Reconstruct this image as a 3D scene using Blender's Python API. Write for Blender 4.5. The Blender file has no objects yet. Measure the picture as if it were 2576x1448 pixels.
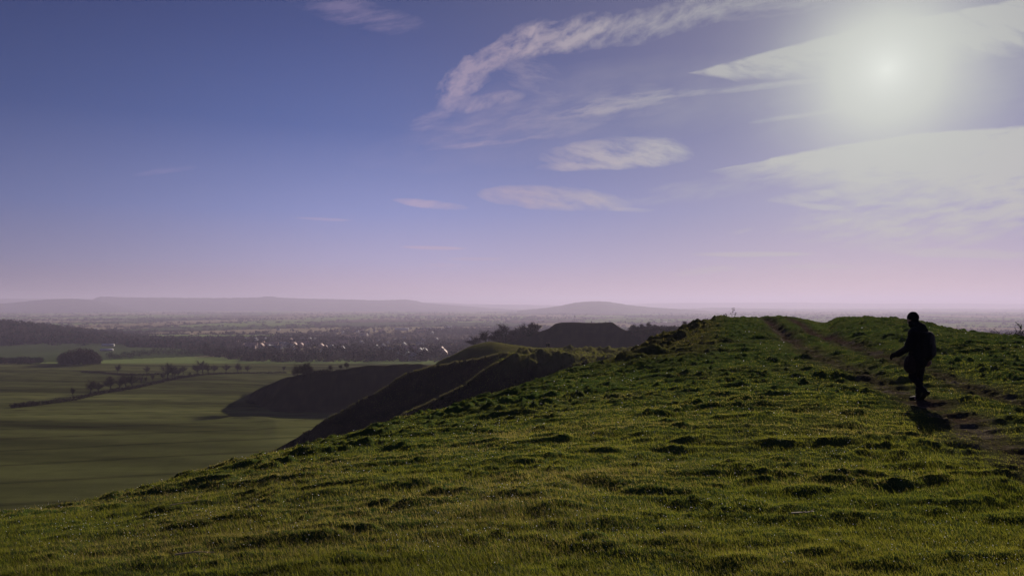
import bpy, bmesh, math, random
import numpy as np
from mathutils import Vector, Matrix, Euler

# ------------------------------------------------------------------ camera, light, exposure
SC = bpy.context.scene
COL = SC.collection
EYE, FOC, CX, HY = 1.65, 1908.0, 1287.5, 762.0      # eye height, focal length / centre column / horizon row of a 2575 px wide frame
SUN_U, SUN_V = 0.494, 0.3076
SUN_AZ = math.atan(SUN_U)
SUN_EL = math.atan(SUN_V / math.hypot(SUN_U, 1.0))
SUN_DIR = Vector((SUN_U, 1.0, SUN_V)).normalized()

cam = bpy.data.cameras.new("camera")
cam_ob = bpy.data.objects.new("camera", cam); COL.objects.link(cam_ob)
cam_ob.location = (0, 0, EYE); cam_ob.rotation_euler = (math.radians(90), 0, 0)
cam.sensor_width = 36.0; cam.lens = 36.0 * FOC / 2575.0
cam.shift_y = (HY - 724.0) / 2575.0
cam.clip_start = 0.1; cam.clip_end = 80000
SC.camera = cam_ob

vs = SC.view_settings
vs.view_transform = 'Standard'; vs.look = 'None'; vs.exposure = 0.0; vs.gamma = 1.0; vs.use_curve_mapping = False
cy = SC.cycles
cy.use_denoising = True; cy.use_adaptive_sampling = True; cy.adaptive_threshold = 0.02
cy.max_bounces = 5; cy.diffuse_bounces = 2; cy.glossy_bounces = 2; cy.transmission_bounces = 3
cy.transparent_max_bounces = 8; cy.volume_bounces = 1; cy.sample_clamp_indirect = 3.0
cy.caustics_reflective = False; cy.caustics_refractive = False

sl = bpy.data.lights.new("sun", 'SUN'); sl.energy = 5.0; sl.angle = math.radians(0.55); sl.color = (1.0, 0.86, 0.70)
sun_ob = bpy.data.objects.new("sun", sl); COL.objects.link(sun_ob)
sun_ob.rotation_euler = (-SUN_DIR).to_track_quat('-Z', 'Y').to_euler()
sun_ob.location = (20, 40, 60)

def lin(r, g, b):
    f = lambda c: ((c/255+0.055)/1.055)**2.4 if c/255 > 0.04045 else c/255/12.92
    return (f(r), f(g), f(b))

# --- small expression layer over shader nodes
class Ex:
    def __init__(s, nt, sock): s.nt = nt; s.s = sock
    def _m(s, op, *a, clamp=False):
        n = s.nt.nodes.new('ShaderNodeMath'); n.operation = op; n.use_clamp = clamp
        for i, v in enumerate((s,) + a):
            if isinstance(v, Ex): s.nt.links.new(v.s, n.inputs[i])
            else: n.inputs[i].default_value = float(v)
        return Ex(s.nt, n.outputs[0])
    def __add__(s, o): return s._m('ADD', o)
    __radd__ = __add__
    def __mul__(s, o): return s._m('MULTIPLY', o)
    __rmul__ = __mul__
    def __sub__(s, o): return s._m('SUBTRACT', o)
    def __rsub__(s, o): return (s * -1.0) + o
    def __truediv__(s, o): return s._m('DIVIDE', o)
    def pw(s, o): return s._m('POWER', o)
    def mn(s, o): return s._m('MINIMUM', o)
    def mx(s, o): return s._m('MAXIMUM', o)
    def cl(s): return s._m('ADD', 0.0, clamp=True)
    def ab(s): return s._m('ABSOLUTE')
    def expn(s): return s._m('EXPONENT')
    def ss(s, a, b):
        n = s.nt.nodes.new('ShaderNodeMapRange'); n.interpolation_type = 'SMOOTHSTEP'
        s.nt.links.new(s.s, n.inputs['Value'])
        lo, hi = (a, b) if a < b else (b, a)
        n.inputs['From Min'].default_value = lo; n.inputs['From Max'].default_value = hi
        n.inputs['To Min'].default_value = 0.0 if a < b else 1.0; n.inputs['To Max'].default_value = 1.0 if a < b else 0.0
        return Ex(s.nt, n.outputs['Result'])

def node(nt, typ, **kw):
    n = nt.nodes.new(typ)
    for k, v in kw.items():
        if k in n.inputs: n.inputs[k].default_value = v
        else: setattr(n, k, v)
    return n
def ramp(nt, fac, stops, interp='LINEAR'):
    n = nt.nodes.new('ShaderNodeValToRGB'); n.color_ramp.interpolation = interp
    cr = n.color_ramp
    while len(cr.elements) < len(stops): cr.elements.new(0.5)
    for e, (p, c) in zip(cr.elements, stops): e.position = p; e.color = (*c[:3], 1)
    nt.links.new(fac.s if isinstance(fac, Ex) else fac, n.inputs[0]); return n.outputs[0]
def mixc(nt, fac, a, b, mode='MIX'):
    n = nt.nodes.new('ShaderNodeMix'); n.data_type = 'RGBA'; n.blend_type = mode
    for i, v in ((0, fac), (6, a), (7, b)):
        v = v.s if isinstance(v, Ex) else v
        if isinstance(v, bpy.types.NodeSocket): nt.links.new(v, n.inputs[i])
        elif i == 0: n.inputs[0].default_value = v
        else: n.inputs[i].default_value = (*v[:3], 1)
    return n.outputs[2]

def comb(nt, x, y, z=0.0):
    n = nt.nodes.new('ShaderNodeCombineXYZ')
    for i, v in enumerate((x, y, z)):
        if isinstance(v, Ex): nt.links.new(v.s, n.inputs[i])
        else: n.inputs[i].default_value = v
    return n.outputs[0]
def fnoise(nt, vec, scale, detail=6.0, rough=0.6, dist=0.0):
    n = node(nt, 'ShaderNodeTexNoise', Scale=scale, Detail=detail, Roughness=rough, Distortion=dist)
    if vec is not None: nt.links.new(vec, n.inputs['Vector'])
    return Ex(nt, n.outputs['Fac'])

# ------------------------------------------------------------------ sky
def build_world():
    w = bpy.data.worlds.new("World"); SC.world = w; w.use_nodes = True
    nt = w.node_tree; nt.nodes.clear()
    out = nt.nodes.new('ShaderNodeOutputWorld'); bg = nt.nodes.new('ShaderNodeBackground')
    nt.links.new(bg.outputs[0], out.inputs[0])
    tc = nt.nodes.new('ShaderNodeTexCoord')
    nv = node(nt, 'ShaderNodeVectorMath', operation='NORMALIZE'); nt.links.new(tc.outputs['Generated'], nv.inputs[0])
    sp = nt.nodes.new('ShaderNodeSeparateXYZ'); nt.links.new(nv.outputs[0], sp.inputs[0])
    X, Y, Z = (Ex(nt, sp.outputs[i]) for i in range(3))
    Yc = Y.mx(0.08)
    U = (X / Yc); V = (Z / Yc)
    px = U * FOC + CX; py = HY - V * FOC
    dt = node(nt, 'ShaderNodeVectorMath', operation='DOT_PRODUCT'); nt.links.new(nv.outputs[0], dt.inputs[0])
    dt.inputs[1].default_value = SUN_DIR
    D = Ex(nt, dt.outputs['Value'])
    ang = D.mn(1.0).mx(-1.0)._m('ARCCOSINE')
    el = Z.mx(0.0)
    # clear sky: colour by height, paler towards the sun's bearing
    base = ramp(nt, el * 1.9, [(0.0, lin(184, 162, 184)), (0.035, lin(186, 167, 195)), (0.10, lin(168, 163, 204)), (0.22, lin(134, 144, 200)),
                               (0.42, lin(82, 102, 164)), (0.62, lin(62, 78, 136)), (0.85, lin(42, 54, 98)), (1.0, lin(34, 44, 84))])
    # away from the sun the sky is deeper and darker, close to it duller and greyer
    aw = ang.ss(0.55, 1.20)
    base = mixc(nt, aw * 0.80, base, mixc(nt, 1.0, base, (0.28, 0.34, 0.42), 'MULTIPLY'))
    hz = el.ss(0.0, 0.10) * -1.0 + 1.0
    near = ang.ss(0.75, 0.08)
    base = mixc(nt, near * 0.46, base, lin(118, 112, 132))
    sky = node(nt, 'ShaderNodeTexSky', sky_type='NISHITA', sun_disc=False, sun_elevation=SUN_EL, sun_rotation=SUN_AZ)
    sky.altitude = 200; sky.air_density = 1.0; sky.dust_density = 1.0; sky.ozone_density = 1.6
    nis = mixc(nt, 1.0, sky.outputs[0], (0.0045, 0.0045, 0.006), 'MULTIPLY')
    base = mixc(nt, 1.0, mixc(nt, 1.0, base, (0.90, 0.90, 0.90), 'MULTIPLY'), nis, 'ADD')

    # --- clouds on the far sky, in bearing/height units
    P0 = comb(nt, px * 0.01, py * 0.01)
    wn = node(nt, 'ShaderNodeTexNoise', Scale=1.3, Detail=5.0, Roughness=0.6); nt.links.new(P0, wn.inputs['Vector'])
    ws = nt.nodes.new('ShaderNodeSeparateColor'); nt.links.new(wn.outputs['Color'], ws.inputs[0])
    wn2 = node(nt, 'ShaderNodeTexNoise', Scale=0.45, Detail=2.0, Roughness=0.5); nt.links.new(P0, wn2.inputs['Vector'])
    ws2 = nt.nodes.new('ShaderNodeSeparateColor'); nt.links.new(wn2.outputs['Color'], ws2.inputs[0])
    wx = (Ex(nt, ws.outputs[0]) - 0.5) * 60 + (Ex(nt, ws2.outputs[0]) - 0.5) * 80
    wy = (Ex(nt, ws.outputs[1]) - 0.5) * 30 + (Ex(nt, ws2.outputs[1]) - 0.5) * 36
    qx = px + wx; qy = py + wy
    def tex(angle, sx, sy, detail=8.0, rough=0.62, off=0.0):
        c, s = math.cos(angle), math.sin(angle)
        a = (px + wx * 0.8) * c - (py + wy * 0.8) * s; b = (px + wx * 0.8) * s + (py + wy * 0.8) * c
        return fnoise(nt, comb(nt, a * sx, b * sy, off), 1.0, detail, rough)
    T1 = tex(math.radians(10), 0.0085, 0.040)              # long wisps
    T2 = tex(math.radians(32), 0.017, 0.030, off=4.0)     # puffier
    T3 = tex(math.radians(-14), 0.011, 0.036, off=9.0)    # fine combed fibres
    def ell(cx, cy_, L, Wu, Wd, deg, warp=1.0):
        c, s = math.cos(math.radians(deg)), math.sin(math.radians(deg))
        x = px + wx * warp - cx; y = py + wy * warp - cy_
        a = (x * c - y * s) * (1.0 / L); b = (x * s + y * c)
        bb = (b.mx(0.0) * (1.0 / Wd)) + ((b * -1.0).mx(0.0) * (1.0 / Wu))
        return (1.0 - (a * a + bb * bb)).mx(0.0)
    def poly(pts, soft, warp=0.5):
        """smooth inside mask of a convex outline (clockwise on screen); soft = falloff per edge"""
        m = None; n = len(pts)
        for i in range(n):
            (x0, y0), (x1, y1) = pts[i], pts[(i+1) % n]
            L = math.hypot(x1-x0, y1-y0); nx, ny = -(y1-y0)/L, (x1-x0)/L
            d = ((px + wx * warp) * nx + (py + wy * warp) * ny - (nx*x0 + ny*y0)) * (1.0/soft[i])
            m = d if m is None else m.mn(d)
        return m.mx(0.0).mn(1.0)
    def lay(mask, t, dens, gain=2.6, th=0.42, k=0.55):
        return ((mask * (k * 0.62) + (t - th - 0.04) * (gain * 1.5) * mask.pw(0.45)).cl()) * dens
    al = []
    # upper rank
    al.append(lay(ell(1235, 160, 190, 44, 36, 36, 1.3), T2, 0.62, 2.9, 0.39, 0.8))
    al.append(lay(ell(1400, 88, 140, 46, 50, 20, 1.3), T2, 0.60, 2.9, 0.39, 0.8))
    al.append(lay(ell(1640, 52, 350, 38, 50, 13, 1.1), T2, 0.54, 2.6, 0.40, 0.8))
    al.append(lay(ell(1950, 12, 260, 34, 30, 8, 0.8), T1, 0.36, 2.6, 0.42, 0.8))
    al.append(lay(ell(1320, 185, 120, 60, 46, -32, 0.8), T3, 0.30, 3.0, 0.45, 0.5))
    al.append(lay(ell(1215, 256, 110, 22, 22, 8, 0.7), T2, 0.46, 2.8, 0.38, 0.8))
    al.append(lay(ell(1080, 298, 70, 22, 30, 22, 0.9), T1, 0.34, 2.6, 0.42, 0.6))
    al.append(lay(ell(1390, 300, 350, 60, 52, 10, 0.8), T1, 0.34, 2.4, 0.44, 0.5))
    al.append(lay(ell(1560, 262, 190, 22, 22, 10, 0.3), T1, 0.42, 2.8, 0.42, 0.8))
    al.append(lay(ell(1880, 222, 250, 10, 9, 6, 0.15), T1, 0.50, 2.0, 0.40, 1.0))
    al.append(lay(ell(1240, 358, 170, 8, 8, 7, 0.2), T1, 0.40, 2.6, 0.42, 0.7))
    al.append(lay(ell(890, 30, 190, 40, 40, -12, 1.0), T1, 0.26, 2.6, 0.42, 0.7))
    # wedge reaching across the sun
    al.append(lay(poly([(1725, 184), (2120, 78), (2760, -40), (2760, 120), (2150, 192), (1860, 206)], [9, 9, 40, 80, 40, 16], 0.28), T3, 0.80, 2.6, 0.37, 1.4))
    al.append(lay(ell(2010, 292, 130, 8, 7, 8, 0.2), T1, 0.40, 2.0, 0.40, 0.9))
    # middle pair and small ones
    al.append(lay(ell(1555, 396, 200, 52, 32, 2, 0.6), T3, 0.74, 2.6, 0.36, 0.8))
    al.append(lay(ell(1470, 420, 130, 14, 12, 2, 0.4), T3, 0.50, 2.2, 0.36, 0.9))
    al.append(lay(ell(1400, 505, 205, 36, 26, -4, 0.6), T3, 0.68, 2.6, 0.36, 0.8))
    al.append(lay(ell(1080, 515, 100, 13, 10, -6, 0.35), T1, 0.58, 2.6, 0.36, 0.8))
    al.append(lay(ell(1590, 528, 60, 7, 6, 0, 0.3), T1, 0.34, 2.4, 0.38, 0.8))
    al.append(lay(ell(812, 551, 78, 4, 4, -3, 0.05), T1, 0.40, 1.2, 0.38, 2.2))
    al.append(lay(ell(1090, 623, 88, 5, 5, -1.5, 0.05), T1, 0.62, 1.2, 0.34, 2.4))
    al.append(lay(ell(1200, 651, 80, 5, 5, 0, 0.08), T1, 0.36, 1.6, 0.38, 1.8))
    al.append(lay(ell(1120, 667, 60, 5, 4, -2, 0.1), T1, 0.30, 2.0, 0.38, 0.9))
    al.append(lay(ell(1895, 640, 165, 8, 7, 0, 0.10), T1, 0.60, 1.6, 0.36, 2.0))
    al.append(lay(ell(1770, 682, 95, 12, 9, 6, 0.2), T1, 0.40, 2.0, 0.38, 1.6))
    al.append(lay(ell(2060, 672, 110, 9, 7, 0, 0.2), T1, 0.32, 2.0, 0.38, 1.6))
    al.append(lay(ell(1860, 582, 38, 7, 7, 10, 0.3), T1, 0.30, 2.0, 0.38, 0.9))
    al.append(lay(ell(420, 430, 90, 8, 8, 8, 0.3), T1, 0.20, 2.2, 0.38, 0.8))
    al.append(lay(ell(1780, 470, 240, 26, 34, 8, 0.6), T1, 0.26, 2.4, 0.42, 0.7))
    # the large bank low on the right
    al.append(lay(poly([(1775, 432), (2110, 362), (2300, 336), (2760, 300), (2760, 560), (2200, 520), (1900, 462)], [9, 8, 9, 40, 110, 95, 50], 0.34), T1, 0.88, 2.0, 0.38, 1.7))
    al.append(lay(ell(2380, 552, 430, 100, 76, 4, 0.7), T1, 0.76, 3.0, 0.42, 0.8))
    al.append(lay(ell(2060, 490, 140, 16, 14, 8, 0.5), T3, 0.62, 2.0, 0.36, 1.0))
    al.append(lay(ell(2040, 518, 110, 10, 9, -6, 0.4), T3, 0.52, 2.0, 0.36, 1.0))
    al.append(lay(ell(2420, 640, 270, 16, 13, -3, 0.4), T1, 0.50, 2.2, 0.38, 1.5))
    al.append(lay(ell(1480, 290, 620, 130, 110, 10, 1.0), tex(math.radians(14), 0.004, 0.012, off=20.0), 0.20, 1.6, 0.40, 0.7))
    al.append(lay(ell(2300, 250, 420, 110, 110, 10, 1.0), T1, 0.22, 1.6, 0.38, 0.6))
    inv = None
    for a in al:
        q = 1.0 - a
        inv = q if inv is None else inv * q
    alpha = (1.0 - inv) * Y.ss(0.08, 0.16) * Z.ss(0.0, 0.02)
    # cloud colour: lavender-pink away from the sun, pale grey-green where thin cloud glows round it
    ccol = ramp(nt, ang.ss(0.05, 0.95), [(0.0, lin(190, 193, 186)), (0.20, lin(186, 180, 182)), (0.42, lin(180, 164, 178)), (0.75, lin(188, 166, 192)), (1.0, lin(156, 146, 182))])
    ccol = mixc(nt, el.ss(0.12, 0.45) * 0.42, ccol, mixc(nt, 1.0, ccol, (0.66, 0.66, 0.72), 'MULTIPLY'))
    col = mixc(nt, alpha, base, ccol)
    # aureole of the sun seen through thin cloud
    core = (ang * ang * (-1.0 / (0.086**2))).expn()
    halo = (ang * (-1.0 / 0.085)).expn()
    rag = fnoise(nt, P0, 0.9, 4.0, 0.6) * 0.5 + 0.75
    g = (core * 1.15 + halo * 0.50 * rag * rag).cl()
    col = mixc(nt, g * 0.97, col, lin(188, 192, 186))
    col = mixc(nt, (ang * (-1.0 / 0.050)).expn().cl(), col, lin(232, 236, 228))
    # below the horizon: dull earth
    col = mixc(nt, Z.ss(-0.002, -0.03), col, (0.035, 0.032, 0.035))
    nt.links.new(col, bg.inputs[0]); bg.inputs[1].default_value = 1.0
build_world()

# ------------------------------------------------------------------ helpers
def tag(o, label=None, cat=None, group=None, kind=None):
    if label: o['label'] = label
    if cat: o['category'] = cat
    if group: o['group'] = group
    if kind: o['kind'] = kind
    return o
def empty(name, loc=(0, 0, 0), rz=0.0):
    o = bpy.data.objects.new(name, None); COL.objects.link(o); o.location = loc; o.rotation_euler = (0, 0, rz)
    o.empty_display_size = 0.3; return o
def mesh_np(name, verts, loops, sizes, mats, parent=None, smooth=False, cols=None, link=True, mat_idx=None):
    """verts (n,3); loops flat vertex indices; sizes = loop count per face (int or array)"""
    me = bpy.data.meshes.new(name)
    verts = np.asarray(verts, np.float32); loops = np.asarray(loops, np.int32).ravel()
    if np.isscalar(sizes): sizes = np.full(len(loops)//sizes, sizes, np.int32)
    me.vertices.add(len(verts)); me.vertices.foreach_set('co', verts.ravel())
    me.loops.add(len(loops)); me.loops.foreach_set('vertex_index', loops)
    me.polygons.add(len(sizes)); st = np.concatenate([[0], np.cumsum(sizes)[:-1]]).astype(np.int32)
    me.polygons.foreach_set('loop_start', st)
    me.update(calc_edges=True)
    if mat_idx is not None: me.polygons.foreach_set('material_index', np.asarray(mat_idx, np.int32))
    if smooth: me.polygons.foreach_set('use_smooth', np.ones(len(sizes), bool))
    if cols is not None:
        a = me.attributes.new('Col', 'FLOAT_COLOR', 'POINT')
        c = np.ones((len(verts), 4), np.float32); c[:, :3] = cols; a.data.foreach_set('color', c.ravel())
    for m in (mats if isinstance(mats, (list, tuple)) else [mats]): me.materials.append(m)
    o = bpy.data.objects.new(name, me)
    if link: COL.objects.link(o)
    if parent: o.parent = parent
    return o
def copy_tree(o, parent=None):
    c = o.copy(); COL.objects.link(c)
    if parent: c.parent = parent
    for ch in list(o.children): copy_tree(ch, c)
    return c

# --- value/gradient noise on arrays
def _h(ix, iy, seed):
    h = (ix.astype(np.int64) * 374761393 + iy.astype(np.int64) * 668265263 + seed * 1442695041) & 0xffffffff
    h = ((h ^ (h >> 13)) * 1274126177) & 0xffffffff
    return ((h ^ (h >> 16)) & 0xffffff) / float(0xffffff)
def vnoise(x, y, seed=0):
    x, y = np.broadcast_arrays(np.asarray(x, float), np.asarray(y, float))
    ix, iy = np.floor(x), np.floor(y); fx, fy = x-ix, y-iy
    fx = fx*fx*fx*(fx*(fx*6-15)+10); fy = fy*fy*fy*(fy*(fy*6-15)+10)
    a, b, c, d = _h(ix, iy, seed), _h(ix+1, iy, seed), _h(ix, iy+1, seed), _h(ix+1, iy+1, seed)
    return (a*(1-fx)+b*fx)*(1-fy) + (c*(1-fx)+d*fx)*fy
def fbm(x, y, seed=0, oct=4, g=0.5):
    s = 0; a = 1.0; n = 0
    for o in range(oct):
        c, q = math.cos(o*0.9), math.sin(o*0.9)
        s = s + a*vnoise((x*c-y*q)*2**o, (x*q+y*c)*2**o, seed+o*17); n += a; a *= g
    return s/n
def sstep(a, b, x):
    t = np.clip((x-a)/(b-a), 0, 1); return t*t*(3-2*t)
def pchip(xk, yk, x):
    """monotone cubic; xk, yk (K,...) along axis 0, x 1-D of queries when xk is 1-D"""
    xk = np.asarray(xk, float); yk = np.asarray(yk, float)
    h = np.diff(xk); dl = np.diff(yk)/h
    m = np.zeros_like(yk); m[0] = dl[0]; m[-1] = dl[-1]
    w1 = 2*h[1:]+h[:-1]; w2 = h[1:]+2*h[:-1]
    ok = dl[1:]*dl[:-1] > 0
    with np.errstate(divide='ignore', invalid='ignore'):
        mm = (w1+w2)/(w1/dl[:-1]+w2/dl[1:])
    m[1:-1] = np.where(ok, mm, 0)
    x = np.clip(x, xk[0], xk[-1])
    i = np.clip(np.searchsorted(xk, x)-1, 0, len(xk)-2)
    t = (x-xk[i])/h[i]
    return ((2*t**3-3*t**2+1)*yk[i] + (t**3-2*t**2+t)*h[i]*m[i] + (-2*t**3+3*t**2)*yk[i+1] + (t**3-t**2)*h[i]*m[i+1])
# ------------------------------------------------------------------ terrain, lofted between the feature lines of the place
def Z(d, row): return EYE - d*(row-HY)/FOC
def LN(*pts):
    """feature line: (column, distance, row) rows > 200 are sight rows, else heights in metres"""
    return [(p[0], p[1], Z(p[1], p[2]) if p[2] > 200 else p[2]) for p in pts]
CREST = LN((-1500, 5, 1480), (-600, 6.5, 1385), (0, 8, 1300), (200, 9, 1272), (400, 10.5, 1222), (640, 13, 1158), (720, 14.5, 1140), (880, 17, 1100), (1000, 20, 1062),
           (1150, 25, 1026), (1280, 31, 983), (1430, 38, 934), (1540, 45, 905), (1600, 48, 884), (1680, 52, 850), (1760, 56, 815), (1840, 60, 799),
           (1900, 63, 798), (1940, 64, 796), (2000, 64, 801), (2075, 61, 812), (2110, 58, 799), (2180, 55, 799), (2290, 50, 806), (2400, 42, 829), (2575, 35, 856),
           (2900, 28, 905), (3800, 18, 985))
mark = None
LINES = [
    LN((-1500, .8, 0), (3800, .8, 0)),
    LN((-1500, 3.2, -.15), (0, 4, -.10), (1287, 4, 0), (2575, 4, .0), (3800, 4, -.05)),
    LN((-1500, 4.2, -.35), (0, 6, -.33), (400, 7, -.37), (720, 9, -.45), (1000, 12, -.58), (1280, 16, -.72), (1540, 22, -.78), (1840, 27, -.62), (2075, 25, -.47),
       (2310, 16.5, -.30), (2575, 15, -.25), (3800, 10, -.3)),
    CREST,
    [(p, d*1.22+2.5, z-0.42*(d*.22+2.5)) for p, d, z in CREST],
    LN((-1500, 60, -30), (0, 65, -30), (400, 75, -30), (720, 85, -31), (900, 108, -33), (1000, 117, -31), (1100, 121, -29), (1200, 125, -25), (1300, 127, -20), (1430, 121, -17), (1540, 110, -14),
       (1600, 105, -12), (1700, 112, -13), (1840, 130, -15), (2575, 130, -17), (3800, 130, -18)),
    'RIM1', LN((-1500, 80, -33), (0, 85, -34), (400, 105, -36), (720, 124, -36), (900, 132, -27.5), (1000, 137, 1058), (1100, 141, 1003), (1200, 146, 946), (1260, 149, 911), (1310, 150, 893),
       (1400, 152, 893), (1540, 150, 903), (1700, 155, 900), (3800, 155, -12)),
    LN((-1500, 110, -37), (0, 115, -38), (400, 125, -38), (720, 148, -40), (900, 157, -35), (1000, 163, -30), (1100, 168, -28), (1200, 171, -18), (1260, 172, -12.2), (1310, 172, 889), (1600, 173, 890), (3800, 175, -13)),
    'RIM2', LN((-1500, 130, -39.5), (0, 140, -40.5), (400, 152, -41), (600, 172, 1178), (720, 180, 1115), (860, 190, 1032), (960, 196, 978), (1060, 200, 926), (1130, 197, 914), (1190, 193, 905), (1260, 190, 893),
       (1330, 190, 884), (1600, 190, 884), (3800, 192, -13)),
    LN((-1500, 150, -41.5), (0, 160, -42), (400, 170, -42.5), (720, 196, -42.5), (860, 207, -37), (960, 212, -29), (1060, 216, -20.5), (1180, 214, -17.4), (1260, 213, -14.3), (1340, 212, 881), (1600, 212, 880), (3800, 214, -14)),
    LN((-1500, 200, -43), (0, 200, -43), (720, 222, -43), (860, 236, -43), (1000, 236, -36), (1060, 228, -24), (1100, 226, 912), (1140, 228, 893), (1190, 235, 869), (1232, 240, 860), (1290, 240, 868), (1370, 240, 875), (1700, 240, 876), (3800, 242, -15)),
    'BASE', LN((-1500, 400, -50.8), (610, 400, -50.8), (640, 394, -50.6), (668, 366, -49), (698, 347, -47.7), (740, 342, -47.5), (1000, 340, -47.5), (1060, 345, -45), (1140, 400, -46), (1230, 440, -49), (1300, 468, -50), (3800, 470, -52)),
    'SM', LN((-1500, 424, -51.6), (600, 424, -51.5), (622, 424, 996), (645, 415, 984), (680, 398, 966), (740, 380, 946), (850, 374, 932), (950, 372, 921), (1010, 372, 917), (1060, 374, 918), (1110, 420, -33.5),
       (1180, 485, 886), (1250, 530, 868), (1290, 545, 857), (1340, 550, 839), (1380, 550, 826), (1398, 550, 814), (1412, 550, 811.5), (1440, 550, 810.5), (1500, 550, 811.5), (1537, 550, 810), (1552, 537, 819), (1566, 522, 827),
       (1577, 514, 831), (1592, 520, 828), (1640, 545, 826.5), (1700, 570, 826), (1760, 580, 818), (1840, 590, 820), (2075, 600, 842), (2400, 600, 872), (2575, 600, 868), (3800, 600, 868)),
    LN((-1500, 475, -53.8), (560, 475, -53.8), (900, 440, -52.5), (1060, 430, -51.5), (1180, 560, -52), (1300, 640, -42), (1500, 650, -38), (1700, 660, -44), (3800, 680, -58)),
    LN((-1500, 700, -60), (3800, 740, -64)),
    LN((-1500, 900, -67.5), (3800, 930, -70)),
    LN((-1500, 1350, -78), (300, 1350, -79), (600, 1350, -81), (3800, 1350, -82)),
    LN((-1500, 1900, -36), (-200, 1900, -44), (0, 1900, -54), (120, 1900, -67), (250, 1900, -81), (400, 1900, -91), (3800, 1900, -92)),
    LN((-1500, 2600, -70), (0, 2600, -80), (200, 2600, -94), (400, 2600, -99), (3800, 2600, -99)),
    LN((-1500, 4200, -108), (3800, 4200, -108)),
    LN((-1500, 8000, -118), (3800, 8000, -118)),
    LN((-1500, 14000, -128), (3800, 14000, -128)),
    LN((-1500, 26000, -135), (3800, 26000, -135)),
]
_L = []; 
for a in LINES:
    if isinstance(a, str): mark = a; continue
    if mark in ('RIM1', 'RIM2'):
        _L.append([(p, d-1.6, z-(.95 if p < 1240 else .25 if p > 1330 else .6)) for p, d, z in a])
        _L.append(a); globals()[mark] = len(_L)-1
        _L.append([(p, d+1.6, z-(.30 if p < 1240 else .05)) for p, d, z in a])
    elif mark == 'BASE':
        _L.append([(p, max(d-50, 250), -44.9-max(0, d-345)*.055) if p <= 1060 else (p, d-70, z-1.5) for p, d, z in a])
        _L.append([(p, d-22, -46.6-max(0, d-345)*.055) if p <= 1060 else (p, d-30, z-.6) for p, d, z in a])
        _L.append(a)
    else:
        _L.append(a)
    if mark == 'SM': SM = len(_L)-1
    mark = None
LINES = _L; RI1, RI2 = RIM1, RIM2
def knots(px):
    px = np.atleast_1d(np.asarray(px, float))
    D = np.array([pchip([a[0] for a in L], [a[1] for a in L], px) for L in LINES])
    Hh = np.array([pchip([a[0] for a in L], [a[2] for a in L], px) for L in LINES])
    for k in range(1, len(D)): D[k] = np.maximum(D[k], D[k-1]+0.3)
    return D, Hh
def px_of(x, y): return CX + FOC*x/np.maximum(y, .05)
# worn tracks on the ridge, as plan polylines from sight points (column, row) on the ridge's own plane
def wavy(x, y):
    """small relief of the turf: tussocks, ant hills, sheep-worn steps"""
    d = y
    near = 1.0 - sstep(70, 110, d)
    mid = sstep(105, 135, d) * (1 - sstep(196, 230, d)) * sstep(660, 760, px_of(x, y))
    px = px_of(x, y)
    q = 0.9*(fbm(x*.9, y*1.3, 15, 2)-.5); n1 = fbm(x*0.72+3+q, y*1.75+q, 11, 4, .58); n2 = fbm(x*2.3+q*2, y*4.6+7, 23, 4, .6); n3 = fbm(x*0.22, y*0.3, 31, 2); n4 = vnoise(x*6.5, y*9, 5)
    b = (0.25+.20*sstep(10, 22, y))*np.clip(n1-0.485, 0, 1)**1.08 + (0.21+.15*sstep(9, 20, y))*np.clip(n2-0.48, 0, 1) * (0.45+n3) + 0.05*(n3-0.5) + 0.010*n4
    # rough bank beneath the brow: big tussocks
    rough = sstep(25, 37, d) * sstep(1480, 1560, px) * (1 - sstep(1790, 1850, px + (60-d)*6)) * near
    n5 = fbm(x*0.9, y*0.55, 41, 2)
    b = b*(1+0.2*rough) + rough*(1.0*np.clip(n5-0.50, 0, 1)**0.8+.5*np.clip(fbm(x*1.9, y*1.2, 43, 2)-.52, 0, 1))
    # knoll on the right of the track is lumpy
    damp = 0.5 + 0.5*sstep(3, 9, d)
    r = near*b*damp
    n6 = fbm(x*0.26, y*0.20, 51, 3); n7 = fbm(x*0.7, y*0.5, 53, 3)
    lump = sstep(1220, 1330, px)
    r = r + mid*(2.6*np.clip(n6-0.5, 0, 1)*(0.30+lump) + 2.0*np.clip(n7-0.50, 0, 1)*(0.25+lump))
    r = r + sstep(85, 105, d)*(1-sstep(192, 212, d))*sstep(680, 780, px)*(1-lump)*1.5*(fbm(x*.20, y*.15, 63, 4)-.5) + sstep(330, 345, d)*(1-sstep(385, 440, d))*sstep(600, 660, px)*(1-sstep(1080, 1200, px))*2.2*(fbm(x*.10, y*.12, 65, 4)-.5)
    n8 = fbm(x*0.05, y*0.06, 61, 3)
    r = r + sstep(300, 420, d)*(1-sstep(640, 900, d))*0.8*(n8-0.5)
    r = r + sstep(900, 2200, d)*7.0*(fbm(x*0.0016, y*0.0016, 71, 3)-0.5)*(1+sstep(3500, 9000, d)*1.5)
    return r
def height(x, y):
    x = np.atleast_1d(np.asarray(x, float)); y = np.atleast_1d(np.asarray(y, float))
    px = px_of(x, y); out = np.zeros(x.shape); 
    for i in range(x.size):
        D, Hh = knots(px.flat[i]); out.flat[i] = pchip(D[:, 0], Hh[:, 0], y.flat[i])
    return out + wavy(x, y)
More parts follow.
